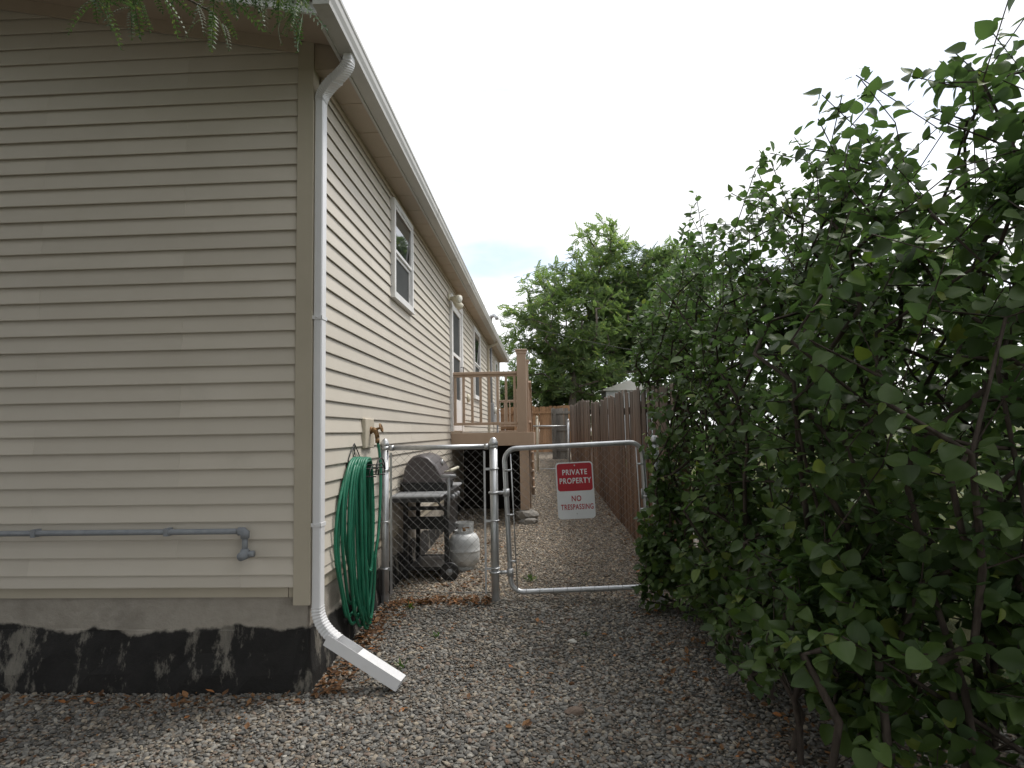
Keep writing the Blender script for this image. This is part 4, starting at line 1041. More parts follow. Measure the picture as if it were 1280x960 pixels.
# ------------------------------------------------------------------ entry landing
def landing(y0, y1, x1, zt, stairs, lab, base_block=True):
    x0 = WX+0.02
    dk = thing('deck_landing', ((x0+x1)/2, (y0+y1)/2, gz(-0.5, y0)), lab, 'deck')
    for k, y in enumerate(np.arange(y0+0.002, y1-0.10, 0.143)):
        obj('deck_board', MB().box((x0, y, zt-0.030), (x1, min(y+0.138, y1), zt), bev=0.004), MAT['deck'], dk)
    obj('rim_board', MB().box((x0, y0-0.020, zt-0.19), (x1+0.022, y0, zt+0.002), bev=0.003), MAT['deck'], dk)
    obj('rim_board', MB().box((x1+0.002, y0+0.002, zt-0.19), (x1+0.023, y1, zt-0.001), bev=0.003), MAT['deck'], dk)
    for y in np.linspace(y0+0.25, y1-0.1, 4): obj('joist', MB().box((x0, y, zt-0.18), (x1-0.002, y+0.038, zt-0.032)), MAT['deck'], dk)
    pw = 0.135 if stairs else 0.10
    px = x1-0.075-pw/2
    ps = [(px, y0+pw/2+0.01), (px, y1-pw/2)]
    for x, y in ps:
        p = obj('post', MB().box((x-pw/2, y-pw/2, zt+0.003), (x+pw/2, y+pw/2, zt+1.20)), MAT['deck'], dk)
        obj('post_cap', MB().box((x-pw/2-0.022, y-pw/2-0.022, zt+1.2005), (x+pw/2+0.022, y+pw/2+0.022, zt+1.226), bev=0.006).box((x-pw/2-0.008, y-pw/2-0.008, zt+1.16), (x+pw/2+0.008, y+pw/2+0.008, zt+1.2003)), MAT['deck'], p)
        obj('leg', MB().box((x-pw/2+0.02, y-pw/2+0.02, gz(x, y)-0.05 if not (base_block and y < y0+0.3) else 0.245), (x+pw/2+0.015, y+pw/2, zt-0.19)), MAT['deck'], dk)
    # front guard: rails and balusters
    xa, xb = x0+0.003, px-pw/2-0.001
    yr = y0+0.075
    obj('rail', MB().box((xa, yr-0.045, zt+0.865), (xb, yr+0.045, zt+0.903), bev=0.004).box((xa, yr-0.019, zt+0.83), (xb, yr+0.019, zt+0.8648)), MAT['deck'], dk)
    obj('rail', MB().box((xa, yr-0.030, zt+0.115), (xb, yr+0.030, zt+0.155), bev=0.004), MAT['deck'], dk)
    bme = MB().box((-0.018, -0.018, 0), (0.018, 0.018, 0.674)).mesh('baluster', MAT['deck'])
    n = max(3, int((xb-xa)/0.118))
    for k in range(n): place('baluster', bme, dk, (xa+0.05+(xb-xa-0.09)*k/(n-1), yr, zt+0.1555))
    # side guard along the outer edge
    obj('rail', MB().box((px-0.04, ps[0][1]+pw/2+0.001, zt+0.865), (px+0.04, ps[1][1]-pw/2-0.001, zt+0.903)), MAT['deck'], dk)
    obj('rail', MB().box((px-0.03, ps[0][1]+pw/2+0.001, zt+0.115), (px+0.03, ps[1][1]-pw/2-0.001, zt+0.155)), MAT['deck'], dk)
    m_ = max(3, int((y1-y0)/0.14))
    for k in range(m_): place('baluster', bme, dk, (px, ps[0][1]+pw/2+0.06+(ps[1][1]-ps[0][1]-pw-0.12)*k/(m_-1), zt+0.1555), scale=(1, 1, 1.05))
    # near-black sheets added to stand in for the deep shade under the landing
    obj('shade_sheet', MB().box((x0, y1-0.16, gz(-0.5, y1)-0.05), (x1-0.16, y1-0.14, zt-0.035)), MAT['deck_under'], dk)
    obj('shade_sheet', MB().box((px+0.032, y0+pw+0.03, gz(-0.3, y0)-0.05), (px+0.044, y1-0.15, zt-0.192)), MAT['deck_under'], dk)
    if stairs:
        g1 = gz(-0.7, y1+1.4); ns = 6; rise = (zt-g1)/(ns+1); run = 0.255
        for k in range(ns):
            z = zt-rise*(k+1); y = y1+run*k+0.005
            obj('tread', MB().box((x0+0.08, y, z-0.032), (x1-0.02, y+run+0.02, z), bev=0.004), MAT['deck'], dk)
            obj('riser', MB().box((x0+0.10, y+0.001, z+0.001), (x1-0.05, y+0.016, z+rise-0.034)), MAT['deck'], dk)
        ye = y1+run*ns
        for x in (x1-0.07,):
            p = obj('stair_post', MB().box((x-0.045, ye-0.06, gz(x, ye)-0.1), (x+0.045, ye+0.03, gz(x, ye)+1.28)), MAT['deck'], dk)
            obj('post_cap', MB().box((x-0.058, ye-0.073, gz(x, ye)+1.2805), (x+0.058, ye+0.043, gz(x, ye)+1.30), bev=0.004), MAT['deck'], p)
            a, b = Vector((x, y1-0.02, zt+0.86)), Vector((x, ye-0.062, gz(x, ye)+1.12))
            q = MB().sweep([a, b], [(-0.04, -0.019), (0.04, -0.019), (0.04, 0.019), (-0.04, 0.019)], (0, 0, 1))
            obj('stair_rail', q, MAT['deck'], dk)
            a2, b2 = a-Vector((0, 0, 0.68)), b-Vector((0, 0, 0.68))
            obj('stair_rail', MB().sweep([a2, b2], [(-0.03, -0.019), (0.03, -0.019), (0.03, 0.019), (-0.03, 0.019)], (0, 0, 1)), MAT['deck'], dk)
            for k in range(1, 9):
                t = k/9; pa = a2.lerp(b2, t)
                place('baluster', bme, dk, pa+Vector((0, 0, 0.02)), scale=(1, 1, 0.95))
    return dk
landing(9.09, 10.62, -0.16, 1.37, True, 'brown painted deck landing with railing and tall capped post at the side door')
landing(18.35, 19.65, -0.60, 1.42, False, 'small brown deck landing with railing near the rear corner of the house', False)
# stone pier under the landing leg
def rock(c, s, seed, mat, name, lab, cat, sub=2):
    bm = bmesh.new(); bmesh.ops.create_icosphere(bm, subdivisions=sub, radius=1.0); rg = random.Random(seed)
    ph = [rg.uniform(0, 6) for _ in range(6)]
    for v in bm.verts:
        p = v.co; k = 1+0.16*math.sin(3*p.x+ph[0])*math.cos(2.5*p.y+ph[1])+0.12*math.sin(4*p.z+ph[2]+2*p.x)+rg.uniform(-0.05, 0.05)
        v.co = Vector((c[0]+p.x*s[0]*k, c[1]+p.y*s[1]*k, c[2]+max(-0.8, min(0.8, p.z))*s[2]*k))
    bm.verts.index_update(); mb = MB(); mb.add([v.co.copy() for v in bm.verts], [tuple(v.index for v in f.verts) for f in bm.faces]); bm.free()
    return solo(name, mb, mat, (c[0], c[1], c[2]-s[2]*0.8), lab, cat)
rock((-0.27, 9.16, 0.165), (0.17, 0.15, 0.10), 2, MAT['stone'], 'pier_stone', 'rough flat stone under the leg of the brown landing', 'stone')
rock((-0.24, 9.04, 0.09), (0.15, 0.10, 0.06), 5, MAT['stone'], 'pier_stone', 'low rough stone lying in front of the stone under the landing leg', 'stone')
rock((0.165, 4.28, gz(0.165, 4.28)+0.017), (0.032, 0.022, 0.018), 8, MAT['pale_stone'], 'pale_stone', 'small whitish stone lying alone on the gravel before the gate', 'stone', 2)
rock((0.13, 3.36, gz(0.13, 3.36)+0.012), (0.050, 0.034, 0.024), 12, MAT['rust'], 'brown_stone', 'flat reddish brown stone half sunk in the gravel', 'stone', 2)
rock((0.80, 4.93, gz(0.80, 4.93)+0.025), (0.065, 0.045, 0.035), 15, MAT['pale_stone'], 'pale_rock', 'pale rock at the foot of the gate post by the bush', 'stone', 2)

# ------------------------------------------------------------------ wooden fences
def picket_mesh(name, w, t, h, kind, rg):
    c = w*0.22
    if kind == 0: top = [(w/2, h-c*1.2), (w/2-c, h), (-w/2+c, h), (-w/2, h-c*1.2)]
    elif kind == 1: top = [(w/2, h), (-w/2, h-0.012)]
    else: top = [(w/2, h-c), (w/2-c*0.8, h-0.008), (0.01, h-0.002), (-w/2, h-0.015)]
    poly = [(-w/2, 0), (w/2, 0)]+top
    mb = MB().prism(poly, 'Y', -t/2, t/2); return mb
def board_fence(name, lab, a, b, zfun, hfun, mat, meshes, step, facing=1, seed=1, gapv=0.006):
    a, b = Vector(a), Vector(b); L = (b-a).length; d = (b-a)/L; nrm = Vector((-d.y, d.x, 0))*facing
    ang = math.atan2(d.y, d.x)
    fo = thing(name, (a.x, a.y, zfun(a.x, a.y)), lab, 'fence')
    rg = random.Random(seed); n = int(L/step)
    for k in range(n):
        p = a+d*(k+0.5)*step; g0 = zfun(p.x, p.y)-0.02; h = hfun(p.x, p.y)+rg.uniform(-0.03, 0.025)
        me = meshes[rg.randrange(len(meshes))]
        off = nrm*(0.005*(1 if k % 2 else -1)+0.002*rg.uniform(-1, 1))
        o = place('picket', me, fo, (p.x+off.x, p.y+off.y, g0), (rg.uniform(-0.012, 0.012), rg.uniform(-0.010, 0.010), ang+rg.uniform(-0.018, 0.018)), (1, 1, h/1.8))
    for fz in (0.32, 1.0, 1.58):
        P = [a+d*t+nrm*-0.032 for t in np.linspace(0, L, 12)]
        P = [Vector((p.x, p.y, zfun(p.x, p.y)+fz)) for p in P]
        obj('fence_rail', MB().sweep(P, [(-0.019, -0.045), (0.019, -0.045), (0.019, 0.045), (-0.019, 0.045)], (0, 0, 1)), mat, fo)
    t = 0.1
    while t < L:
        p = a+d*t+nrm*-0.10
        obj('fence_post', MB().box((p.x-0.045, p.y-0.045, zfun(p.x, p.y)-0.3), (p.x+0.045, p.y+0.045, zfun(p.x, p.y)+1.7)), mat, fo); t += 2.4
    return fo
rg = random.Random(77)
pk = [picket_mesh('picket', rg.uniform(0.142, 0.150), 0.014, 1.8, k % 3, rg).mesh('picket', MAT['fence_wood']) for k in range(6)]
pg = [picket_mesh('picket', 0.14, 0.017, 1.8, k % 3, rg).mesh('picket', MAT['grey_wood']) for k in range(3)]
pb = [picket_mesh('picket', 0.14, 0.017, 1.8, k % 3, rg).mesh('picket', MAT['brown_wood']) for k in range(3)]
board_fence('wooden_fence', 'long weathered red-brown picket fence running along the gravel path', (1.13, 5.45, 0), (0.93, 21.0, 0), gz,
            lambda x, y: 1.83+0.04*math.sin(y*0.9), MAT['fence_wood'], pk, 0.1405, 1, 5)
board_fence('grey_fence', 'short silver-grey board fence closing the end of the gravel path', (0.30, 21.15, 0), (0.92, 21.12, 0), gz, lambda x, y: 1.74, MAT['grey_wood'], pg, 0.138, 1, 6)
board_fence('brown_fence', 'orange-brown board fence behind the silver-grey fence', (-3.6, 25.0, 0), (1.4, 25.0, 0), gz, lambda x, y: 1.85, MAT['brown_wood'], pb, 0.138, 1, 7)

# far chain-link gate across the path
FGY = 16.5
fg = thing('far_chain_link_gate', (0.2, FGY, gz(0.2, FGY)), 'small chain-link gate far down the path beyond the deck stairs', 'gate')
zb = gz(0.2, FGY)
for x, zt, mt in ((-0.16, 1.76, MAT['trim']), (0.665, 1.66, MAT['galv'])):
    p = obj('post', MB().tube([(x, FGY, zb-0.2), (x, FGY, zt-0.03)], 0.033, 10), mt, fg)
    q = MB(); dome(q, x, FGY, zt, 0.033); obj('cap', q, mt, p)
obj('rail', MB().tube([(-0.33, FGY-0.04, zb+1.19), (0.60, FGY-0.04, zb+1.17)], 0.02, 8), MAT['galv'], fg)
obj('rail', MB().tube([(-0.12, FGY-0.04, zb+0.06), (0.60, FGY-0.04, zb+0.06)], 0.014, 8), MAT['galv'], fg)
weave(fg, -0.11, 0.61, zb+0.05, zb+1.2, FGY-0.04, zig)

# pale shed behind the fence
sh = thing('shed', (3.6, 27.6, gz(3.6, 27.6)), 'pale grey boarded shed standing behind the wooden fence', 'shed')
g0 = gz(3.6, 27.6)
for k in range(16): obj('wall_board', MB().box((2.75+k*0.15, 27.0, g0-0.1), (2.75+k*0.15+0.144, 27.02, g0+2.5)), MAT['shed'], sh)
obj('wall', MB().box((2.75, 27.022, g0-0.1), (5.15, 29.2, g0+2.49)), MAT['shed'], sh)
obj('roof', MB().prism([(2.60, g0+2.505), (5.30, g0+2.505), (5.30, g0+2.56), (3.95, g0+3.0), (2.60, g0+2.56)], 'Y', 26.85, 29.35), MAT['gutter'], sh)

# ------------------------------------------------------------------ plants
def grow(root, tips, rng, jitter=0.12, wander=0.25, penal=0.35):
    """connect tips to a growing skeleton; returns nodes, parents"""
    nodes = [np.array(p, float) for p in root]; par = [-1]+list(range(len(root)-1))
    plen = [0.0]
    for i in range(1, len(root)): plen.append(plen[-1]+np.linalg.norm(nodes[i]-nodes[i-1]))
    base = nodes[0]
    tips = sorted(tips, key=lambda t: np.linalg.norm(np.array(t)-base))
    tip_ids = []
    for t in tips:
        t = np.array(t, float); A = np.array(nodes); d = np.linalg.norm(A-t, axis=1)
        up = np.maximum(0, A[:, 2]-t[2]+0.0)
        i = int(np.argmin(d*(1.0)+penal*np.array(plen)*0.5+up*0.9))
        p = nodes[i]; D = np.linalg.norm(t-p); k = max(1, min(5, int(D/ (jitter*3)))) 
        prev = i
        for s in range(1, k+1):
            f = s/k; q = p+(t-p)*f
            if s < k: q = q+rng.normal(0, wander*D/ (k*2.2), 3)+np.array([0, 0, 0.10*D*math.sin(math.pi*f)])
            nodes.append(q); par.append(prev); plen.append(plen[prev]+np.linalg.norm(q-nodes[prev])); prev = len(nodes)-1
        tip_ids.append(prev)
    return nodes, par, tip_ids
def skeleton_mesh(nodes, par, r_tip, r_base, seg=6, expo=2.4):
    n = len(nodes); ch = [[] for _ in range(n)]
    for i, p in enumerate(par):
        if p >= 0: ch[p].append(i)
    cnt = [0.0]*n
    for i in range(n-1, -1, -1):
        if not ch[i]: cnt[i] = 1.0
        if par[i] >= 0: cnt[par[i]] += cnt[i]
    mx_ = cnt[0]
    R = [r_tip+(r_base-r_tip)*((c-1)/max(1, mx_-1))**(1/expo) for c in cnt]
    mb = MB(); start = [(0, None)]
    while start:
        i, p = start.pop()
        line = [] if p is None else [p]
        rs = [] if p is None else [min(R[p], R[i]*1.15)]
        while True:
            line.append(i); rs.append(R[i])
            if not ch[i]: break
            c = sorted(ch[i], key=lambda k: -cnt[k])
            for o in c[1:]: start.append((o, i))
            i = c[0]
        if len(line) > 1: mb.tube([nodes[k] for k in line], rs, seg if rs[0] > r_tip*3 else 4, cap=False)
    return mb
def leaf_template(kind):
    if kind == 'round':      # heart-shaped leaf folded along its midrib, pointing along +y
        V = [(0,0,0),(0.30,0.12,0.07),(0.42,0.42,0.10),(0.24,0.78,0.05),(0,1.02,-0.06),(-0.24,0.78,0.05),(-0.42,0.42,0.10),(-0.30,0.12,0.07),(0,0.42,0.0),(0,0.76,-0.01)]
        F = [(0,1,2,8),(8,2,3,9),(9,3,4,4),(0,8,6,7),(8,9,5,6),(9,4,5,5)]
        F = [(0,1,8,8),(1,2,8,8),(8,2,3,9),(9,3,4,4),(0,8,7,7),(7,8,6,6),(8,9,5,6),(9,4,5,5)]
    return np.array(V, float), F
def frond_template(n, length, leaflet, width, droop):
    V = []; F = []
    # thin rachis
    for k in range(n):
        t = (k+1)/(n+0.3); y = t*length; z = -droop*t*t*length
        sz = leaflet*(1-0.45*abs(t-0.45))
        for s in (-1, 1):
            b = len(V)
            ax = np.array([s*0.93, 0.42, -0.22]); ax /= np.linalg.norm(ax); pw = np.array([-0.4*s, 0.92, 0.0])*width*0.5
            o = np.array([0, y, z])
            V += [o, o+ax*sz*0.45+pw, o+ax*sz, o+ax*sz*0.45-pw]; F.append((b, b+1, b+2, b+3))
    b = len(V); o = np.array([0, length, -droop*length]); V += [o, o+np.array([width*0.5, leaflet*0.45, -0.02]), o+np.array([0, leaflet, -0.05*leaflet]), o+np.array([-width*0.5, leaflet*0.45, -0.02])]; F.append((b, b+1, b+2, b+3))
    b = len(V); V += [np.array([-0.004, 0, 0]), np.array([0.004, 0, 0]), np.array([0.002, length, -droop*length]), np.array([-0.002, length, -droop*length])]; F.append((b, b+1, b+2, b+3))
    return np.array(V), np.array(F)
def orient(fwd, up_hint):
    """batch of rotation matrices: y axis -> fwd, z axis near up_hint"""
    f = fwd/np.linalg.norm(fwd, axis=1, keepdims=True)
    x = np.cross(f, up_hint); x /= np.maximum(1e-6, np.linalg.norm(x, axis=1, keepdims=True)); z = np.cross(x, f)
    return np.stack([x, f, z], axis=2)
def scatter(V, F, pos, R, sc):
    n = len(pos); P = np.einsum('nij,kj->nki', R, V)*sc[:, None, None]+pos[:, None, :]
    FF = (F[None, :, :]+(np.arange(n)*len(V))[:, None, None]).reshape(-1, F.shape[1])
    return P.reshape(-1, 3), FF
def tree(name, lab, base, height, lobes, ntips, seed, mat, fr, group, trunk_r=0.14, fronds=7, trunk_top=0.45, lean=(0, 0), multi=1):
    rng = np.random.default_rng(seed)
    base = np.array(base, float)
    tips = []
    wts = np.array([l[3]*l[4]*l[5] for l in lobes]); wts = wts/wts.sum()
    while len(tips) < ntips:
        l = lobes[rng.choice(len(lobes), p=wts)]
        d = rng.normal(0, 1, 3); d /= np.linalg.norm(d); r = rng.uniform(0.25, 1.0)**(1/2.2)
        tips.append(base+np.array(l[:3])+d*r*np.array(l[3:6]))
    root = [base+np.array([0, 0, -0.2])]
    for k in range(1, 6):
        f = k/5; root.append(base+np.array([lean[0]*f+rng.normal(0, 0.05), lean[1]*f+rng.normal(0, 0.05), height*trunk_top*f]))
    nodes, par, tid = grow(root, tips, rng, jitter=0.25, wander=0.30)
    t = thing(name, tuple(base), lab, 'tree', group)
    obj('trunk', skeleton_mesh(nodes, par, 0.010, trunk_r, 7), MAT['bark'], t)
    V, F = fr; FS = 2.2 if trunk_r > 0.2 else 1.0
    pos, fw, sc = [], [], []
    for i in tid:
        p = nodes[i]; q = nodes[par[i]]; ax = (p-q)/max(1e-6, np.linalg.norm(p-q))
        a0 = rng.uniform(0, 6.28)
        for k in range(fronds):
            a = a0+k*2*math.pi/fronds+rng.normal(0, 0.25); el = rng.uniform(-0.8, 0.9)
            v = np.array([math.cos(a)*math.cos(el), math.sin(a)*math.cos(el), math.sin(el)])+ax*0.5
            pos.append(p-ax*rng.uniform(0, 0.25)+rng.normal(0, 0.10*FS, 3)); fw.append(v); sc.append(rng.uniform(0.7, 1.2))
    pos, fw, sc = np.array(pos), np.array(fw), np.array(sc)
    up = np.tile(np.array([0, 0, 1.0]), (len(pos), 1))+rng.normal(0, 0.7, (len(pos), 3))
    P, FF = scatter(V, F, pos, orient(fw, up), sc)
    me = array_mesh('crown', P-base, FF, mat)
    o = bpy.data.objects.new('crown', me); COL.objects.link(o); o.parent = t; tag(o, kind='stuff')
    return t
FR1 = frond_template(5, 0.34, 0.135, 0.075, 0.35)
FR2 = frond_template(5, 0.30, 0.14, 0.08, 0.30)
GRP = 'trees beyond the far fence'
def tb(x, y): return (x, y, gz(x, y))
tree('ailanthus_tree', 'tall light green tree with feathery leaves rising highest behind the far fence', tb(1.35, 27.0), 10.5,
     [(0.2, 0, 5.6, 2.3, 2.0, 2.3), (1.2, 0, 8.7, 1.45, 1.3, 1.3), (-1.9, -0.4, 5.2, 1.5, 1.4, 1.3), (-0.9, 0.2, 7.2, 1.5, 1.3, 1.1), (0.5, 0, 3.4, 2.0, 1.6, 1.1), (-1.6, 0, 3.6, 1.2, 1.2, 1.2)],
     480, 3, MAT['frond'], FR1, GRP, 0.17, 9, 0.42)
tree('ailanthus_tree', 'darker leafy tree crowding behind the tallest feathery tree', tb(3.1, 28.5), 9.5,
     [(0.3, 0, 6.2, 1.9, 1.7, 2.0), (-0.7, 0, 4.3, 1.9, 1.6, 1.5), (1.8, 0, 7.9, 1.5, 1.4, 1.4), (1.8, 0, 4.8, 1.6, 1.5, 1.6), (-0.4, 0.5, 8.2, 1.3, 1.2, 1.2)],
     430, 9, MAT['frond_dark'], FR1, GRP, 0.15, 9, 0.45)
tree('ailanthus_tree', 'mid green tree over the pale shed roof', tb(5.4, 29.0), 9.6,
     [(0.0, 0, 6.4, 2.3, 1.9, 2.2), (0.9, 0, 8.3, 1.6, 1.5, 1.3), (-1.0, 0, 7.2, 1.4, 1.3, 1.3), (-1.2, 0, 5.0, 1.6, 1.5, 1.6), (2.4, 0, 5.8, 2.0, 1.8, 1.9)],
     470, 14, MAT['frond'], FR1, GRP, 0.16, 9, 0.42)
tree('low_tree', 'dense dark low tree behind the orange-brown fence', tb(-0.6, 28.6), 4.6,
     [(0, 0, 2.4, 1.6, 1.3, 1.5), (1.5, 0.3, 2.1, 1.3, 1.2, 1.3), (-1.5, 0, 2.0, 1.5, 1.2, 1.2)], 330, 23, MAT['frond_dark'], FR2, GRP, 0.09, 7, 0.3)
tree('low_tree', 'bright green low tree between the two taller trunks', tb(2.6, 31.0), 5.0,
     [(0, 0, 2.6, 1.7, 1.3, 1.7), (-1.4, 0.2, 2.0, 1.2, 1.2, 1.3), (2.0, 0, 2.2, 1.5, 1.2, 1.5)], 300, 29, MAT['frond'], FR2, GRP, 0.09, 7, 0.3)

# tree over the front wall: its trunk stands outside the picture, one drooping bough hangs before the gable
FR3 = frond_template(9, 0.20, 0.038, 0.014, 0.45)
def front_tree():
    rng = np.random.default_rng(41)
    base = np.array([-3.6, 0.2, gz(-3.6, 0.2)])
    t = thing('locust_tree', tuple(base), 'fine-leaved tree whose drooping bough hangs before the gable eave', 'tree')
    tips = []
    for c, r, n in (((-3.8, -0.3, 5.8), (2.8, 2.4, 1.6), 330), ((-1.4, -1.6, 6.0), (2.2, 1.7, 1.5), 230), ((-6.2, 0.2, 5.2), (2.2, 2.0, 1.5), 150)):
        for _ in range(n):
            d = rng.normal(0, 1, 3); d /= np.linalg.norm(d); tips.append(np.array(c)+d*np.array(r)*rng.uniform(0.3, 1)**0.4)
    # hanging bough in view
    for _ in range(26):
        x = rng.uniform(-2.1, -1.13); tips.append(np.array([x, rng.uniform(2.45, 2.85), 3.47+rng.uniform(-0.02, 0.2)]))
    root = [base+np.array([0, 0, -0.2])]+[base+np.array([0.02*k, 0.03*k, 3.6*k/5]) for k in range(1, 6)]
    nodes, par, tid = grow(root, tips, rng, jitter=0.22, wander=0.22)
    obj('trunk', skeleton_mesh(nodes, par, 0.006, 0.16, 7), MAT['bark'], t)
    pos, fw, sc = [], [], []
    for i in tid:
        p = nodes[i]; near = p[2] < 3.75 and p[1] > 2.3
        for k in range(9 if near else 9):
            a = rng.uniform(0, 6.28); el = rng.uniform(-1.2, 0.1) if near else rng.uniform(-0.9, 0.5)
            pos.append(p+rng.normal(0, 0.03 if near else 0.10, 3)); fw.append([math.cos(a)*math.cos(el), math.sin(a)*math.cos(el), math.sin(el)]); sc.append(rng.uniform(0.55, 0.9) if near else rng.uniform(1.6, 2.5))
    pos, fw, sc = np.array(pos), np.array(fw), np.array(sc)
    up = np.tile(np.array([0, 0, 1.0]), (len(pos), 1))+rng.normal(0, 0.4, (len(pos), 3))
    P, FF = scatter(FR3[0], FR3[1], pos, orient(fw, up), sc)
    o = bpy.data.objects.new('crown', array_mesh('crown', P-base, FF, MAT['locust'])); COL.objects.link(o); o.parent = t; tag(o, kind='stuff')
front_tree()

# unseen trees added behind the viewpoint to shade the gable wall and near gravel
FR4 = frond_template(5, 1.0, 0.42, 0.22, 0.30)
for (x, y, s_, lab) in ((-7.8, -4.2, 61, 'broad unseen tree added behind the viewpoint on the left for shade'), (-0.6, -5.4, 62, 'broad unseen tree added straight behind the viewpoint for shade')):
    tree('added_shade_tree', lab, tb(x, y), 11.0, [(0, 0, 5.4, 3.6, 2.6, 2.6), (1.8, 0.6, 6.8, 2.8, 2.4, 2.2), (-2.0, 0.3, 6.5, 2.8, 2.4, 2.4), (0, 0, 8.8, 2.8, 2.4, 1.8), (0, 1.0, 3.6, 3.0, 1.8, 1.2)],
         430, s_, MAT['frond_dark'], FR4, 'unseen trees added for shade', 0.24, 6, 0.35)

# ------------------------------------------------------------------ leafy bushes on the right
LV, LF = leaf_template('round')
def fine_leaf(rows=6):
    # smooth heart-shaped outline, raised halves either side of a sunken midrib, drawn-out tip
    V, F = [], []
    for i in range(rows+1):
        t = i/rows; w = 0.44*(max(0.0, math.sin(math.pi*t**0.68))**0.72)*(1-0.28*t**3) if 0 < i < rows else 0.0
        back = 0.06*math.sin(math.pi*min(1, t*2.2)) if i < rows/2 else 0.0
        for u in (-1.0, -0.5, 0.0, 0.5, 1.0):
            V.append((w*u, t*1.02-back*abs(u)*0.9, 0.11*w/0.44*abs(u)**1.3-0.05*t*t+0.012*math.sin(9*t+3*u)))
    for i in range(rows):
        for k in range(4): a = i*5+k; F.append((a, a+1, a+6, a+5))
    return np.array(V), np.array(F)
FLV, FLF = fine_leaf()
cam_inv = cam.matrix_basis.inverted()
def px_of(p):
    q = cam_inv @ Vector(p)
    if q.z > -0.3: return None
    return 640+776*q.x/-q.z, 480-776*q.y/-q.z, -q.z
leaf_meshes = []
rgl = random.Random(8)
for k in range(5):
    tw = rgl.uniform(-0.12, 0.12); wd = rgl.uniform(0.88, 1.12); mb = MB()
    cv = 0.10*rgl.uniform(0.4, 2.2)
    mb.add([(x*wd, y, z+tw*x*y-cv*y*y) for x, y, z in FLV], [tuple(f) for f in FLF.tolist()], True)
    leaf_meshes.append(mb.mesh('leaf', MAT['leaf'], fix=False))
ALL_LEAVES = []
def bush(lab, base, stems, tips_spec, seed, nleaf=(7, 12), size=(0.050, 0.085), extra=None, stem_r=0.016):
    rng = np.random.default_rng(seed); base = np.array([base[0], base[1], gz(*base)])
    t = thing('bush', tuple(base), lab, 'bush', 'leafy bushes along the right side of the path')
    tips = []
    for (c, r, n) in tips_spec:
        for _ in range(n):
            d = rng.normal(0, 1, 3); d /= np.linalg.norm(d); tips.append(np.array(c)+d*np.array(r)*rng.uniform(0.12, 1.0)**0.42)
    tips = [p for p in tips if p[2] > 0.02]
    if extra: tips += [np.array(e) for e in extra]
    # several stems: split the tips between them by direction
    roots = [base+np.array([rng.uniform(-stems[1], stems[1]), rng.uniform(-stems[2], stems[2]), 0.0]) for _ in range(stems[0])]
    buckets = [[] for _ in roots]
    for p in tips:
        d = [np.linalg.norm((p-q)[:2])+rng.normal(0, 0.25) for q in roots]; buckets[int(np.argmin(d))].append(p)
    M_ = MB(); pos, fw, sc = [], [], []
    for q, bk in zip(roots, buckets):
        if not bk: continue
        q[2] = gz(q[0], q[1])-0.05
        cen = np.mean(bk, axis=0); root = [q]
        for k in range(1, 4):
            f = k/4; root.append(q+(cen-q)*f*np.array([0.55, 0.55, 0.62])+rng.normal(0, 0.035, 3))
        nodes, par, tid = grow(root, bk, rng, jitter=0.10, wander=0.28)
        sm_ = skeleton_mesh(nodes, par, 0.0028, stem_r*rng.uniform(0.7, 1.2), 6)
        b0 = len(M_.v); M_.v += sm_.v; M_.f += [tuple(b0+i for i in f) for f in sm_.f]; M_.sm += sm_.sm
        for i in tid:
            p = nodes[i]; pq = nodes[par[i]]; ax = (p-pq)/max(1e-6, np.linalg.norm(p-pq)); L = np.linalg.norm(p-pq)
            n = int(rng.integers(*nleaf)); a0 = rng.uniform(0, 6.28)
            for k in range(n):
                f = 1-(k//2)*0.16; a = a0+(k % 2)*math.pi+(k//2)*1.57+rng.normal(0, 0.3)
                s1 = np.cross(ax, [0, 0, 1.0]); s1 /= max(1e-6, np.linalg.norm(s1)); s2 = np.cross(s1, ax)
                out = s1*math.cos(a)+s2*math.sin(a)
                v = out*0.9+ax*rng.uniform(0.2, 0.8)+np.array([0, 0, rng.uniform(-0.75, 0.05)])
                pp = pq+(p-pq)*max(-0.4, f)+out*0.012+rng.normal(0, 0.010, 3)
                pos.append(pp); fw.append(v); sc.append(rng.uniform(*size))
    obj('branches', M_, MAT['bush_bark'], t)
    pos, fw, sc = np.array(pos), np.array(fw), np.array(sc)
    up = np.tile(np.array([-0.15, -0.25, 1.0]), (len(pos), 1))+rng.normal(0, 0.45, (len(pos), 3))
    R = orient(fw, up)
    # the leaves that show largest become leaves of their own
    score = []
    for i, p in enumerate(pos):
        q = px_of(p)
        score.append(-1 if q is None or not (-20 < q[0] < 1300 and -20 < q[1] < 980) else sc[i]/q[2])
    ALL_LEAVES.append((t, base, pos, R, sc, np.array(score)))
    return t
bush('nearest bush with round leaves and long bare leaning stems at its foot', (1.45, 2.7), (17, 0.50, 0.6),
     [((1.55, 2.75, 1.5), (0.62, 0.75, 1.0), 240), ((1.75, 3.0, 2.35), (0.55, 0.6, 0.75), 110), ((1.22, 2.9, 0.65), (0.34, 0.5, 0.45), 70), ((1.50, 2.65, 0.55), (0.50, 0.6, 0.50), 120), ((2.2, 2.6, 0.6), (0.5, 0.7, 0.55), 90), ((1.16, 2.5, 0.45), (0.24, 0.32, 0.42), 40), ((2.2, 2.5, 1.6), (0.55, 0.7, 1.3), 120), ((2.3, 2.7, 2.9), (0.5, 0.6, 0.6), 60)],
     51, (7, 12), (0.058, 0.092), [(1.52, 3.05, 3.02), (1.42, 3.1, 2.93), (1.40, 3.0, 3.0), (1.62, 3.1, 3.15)])
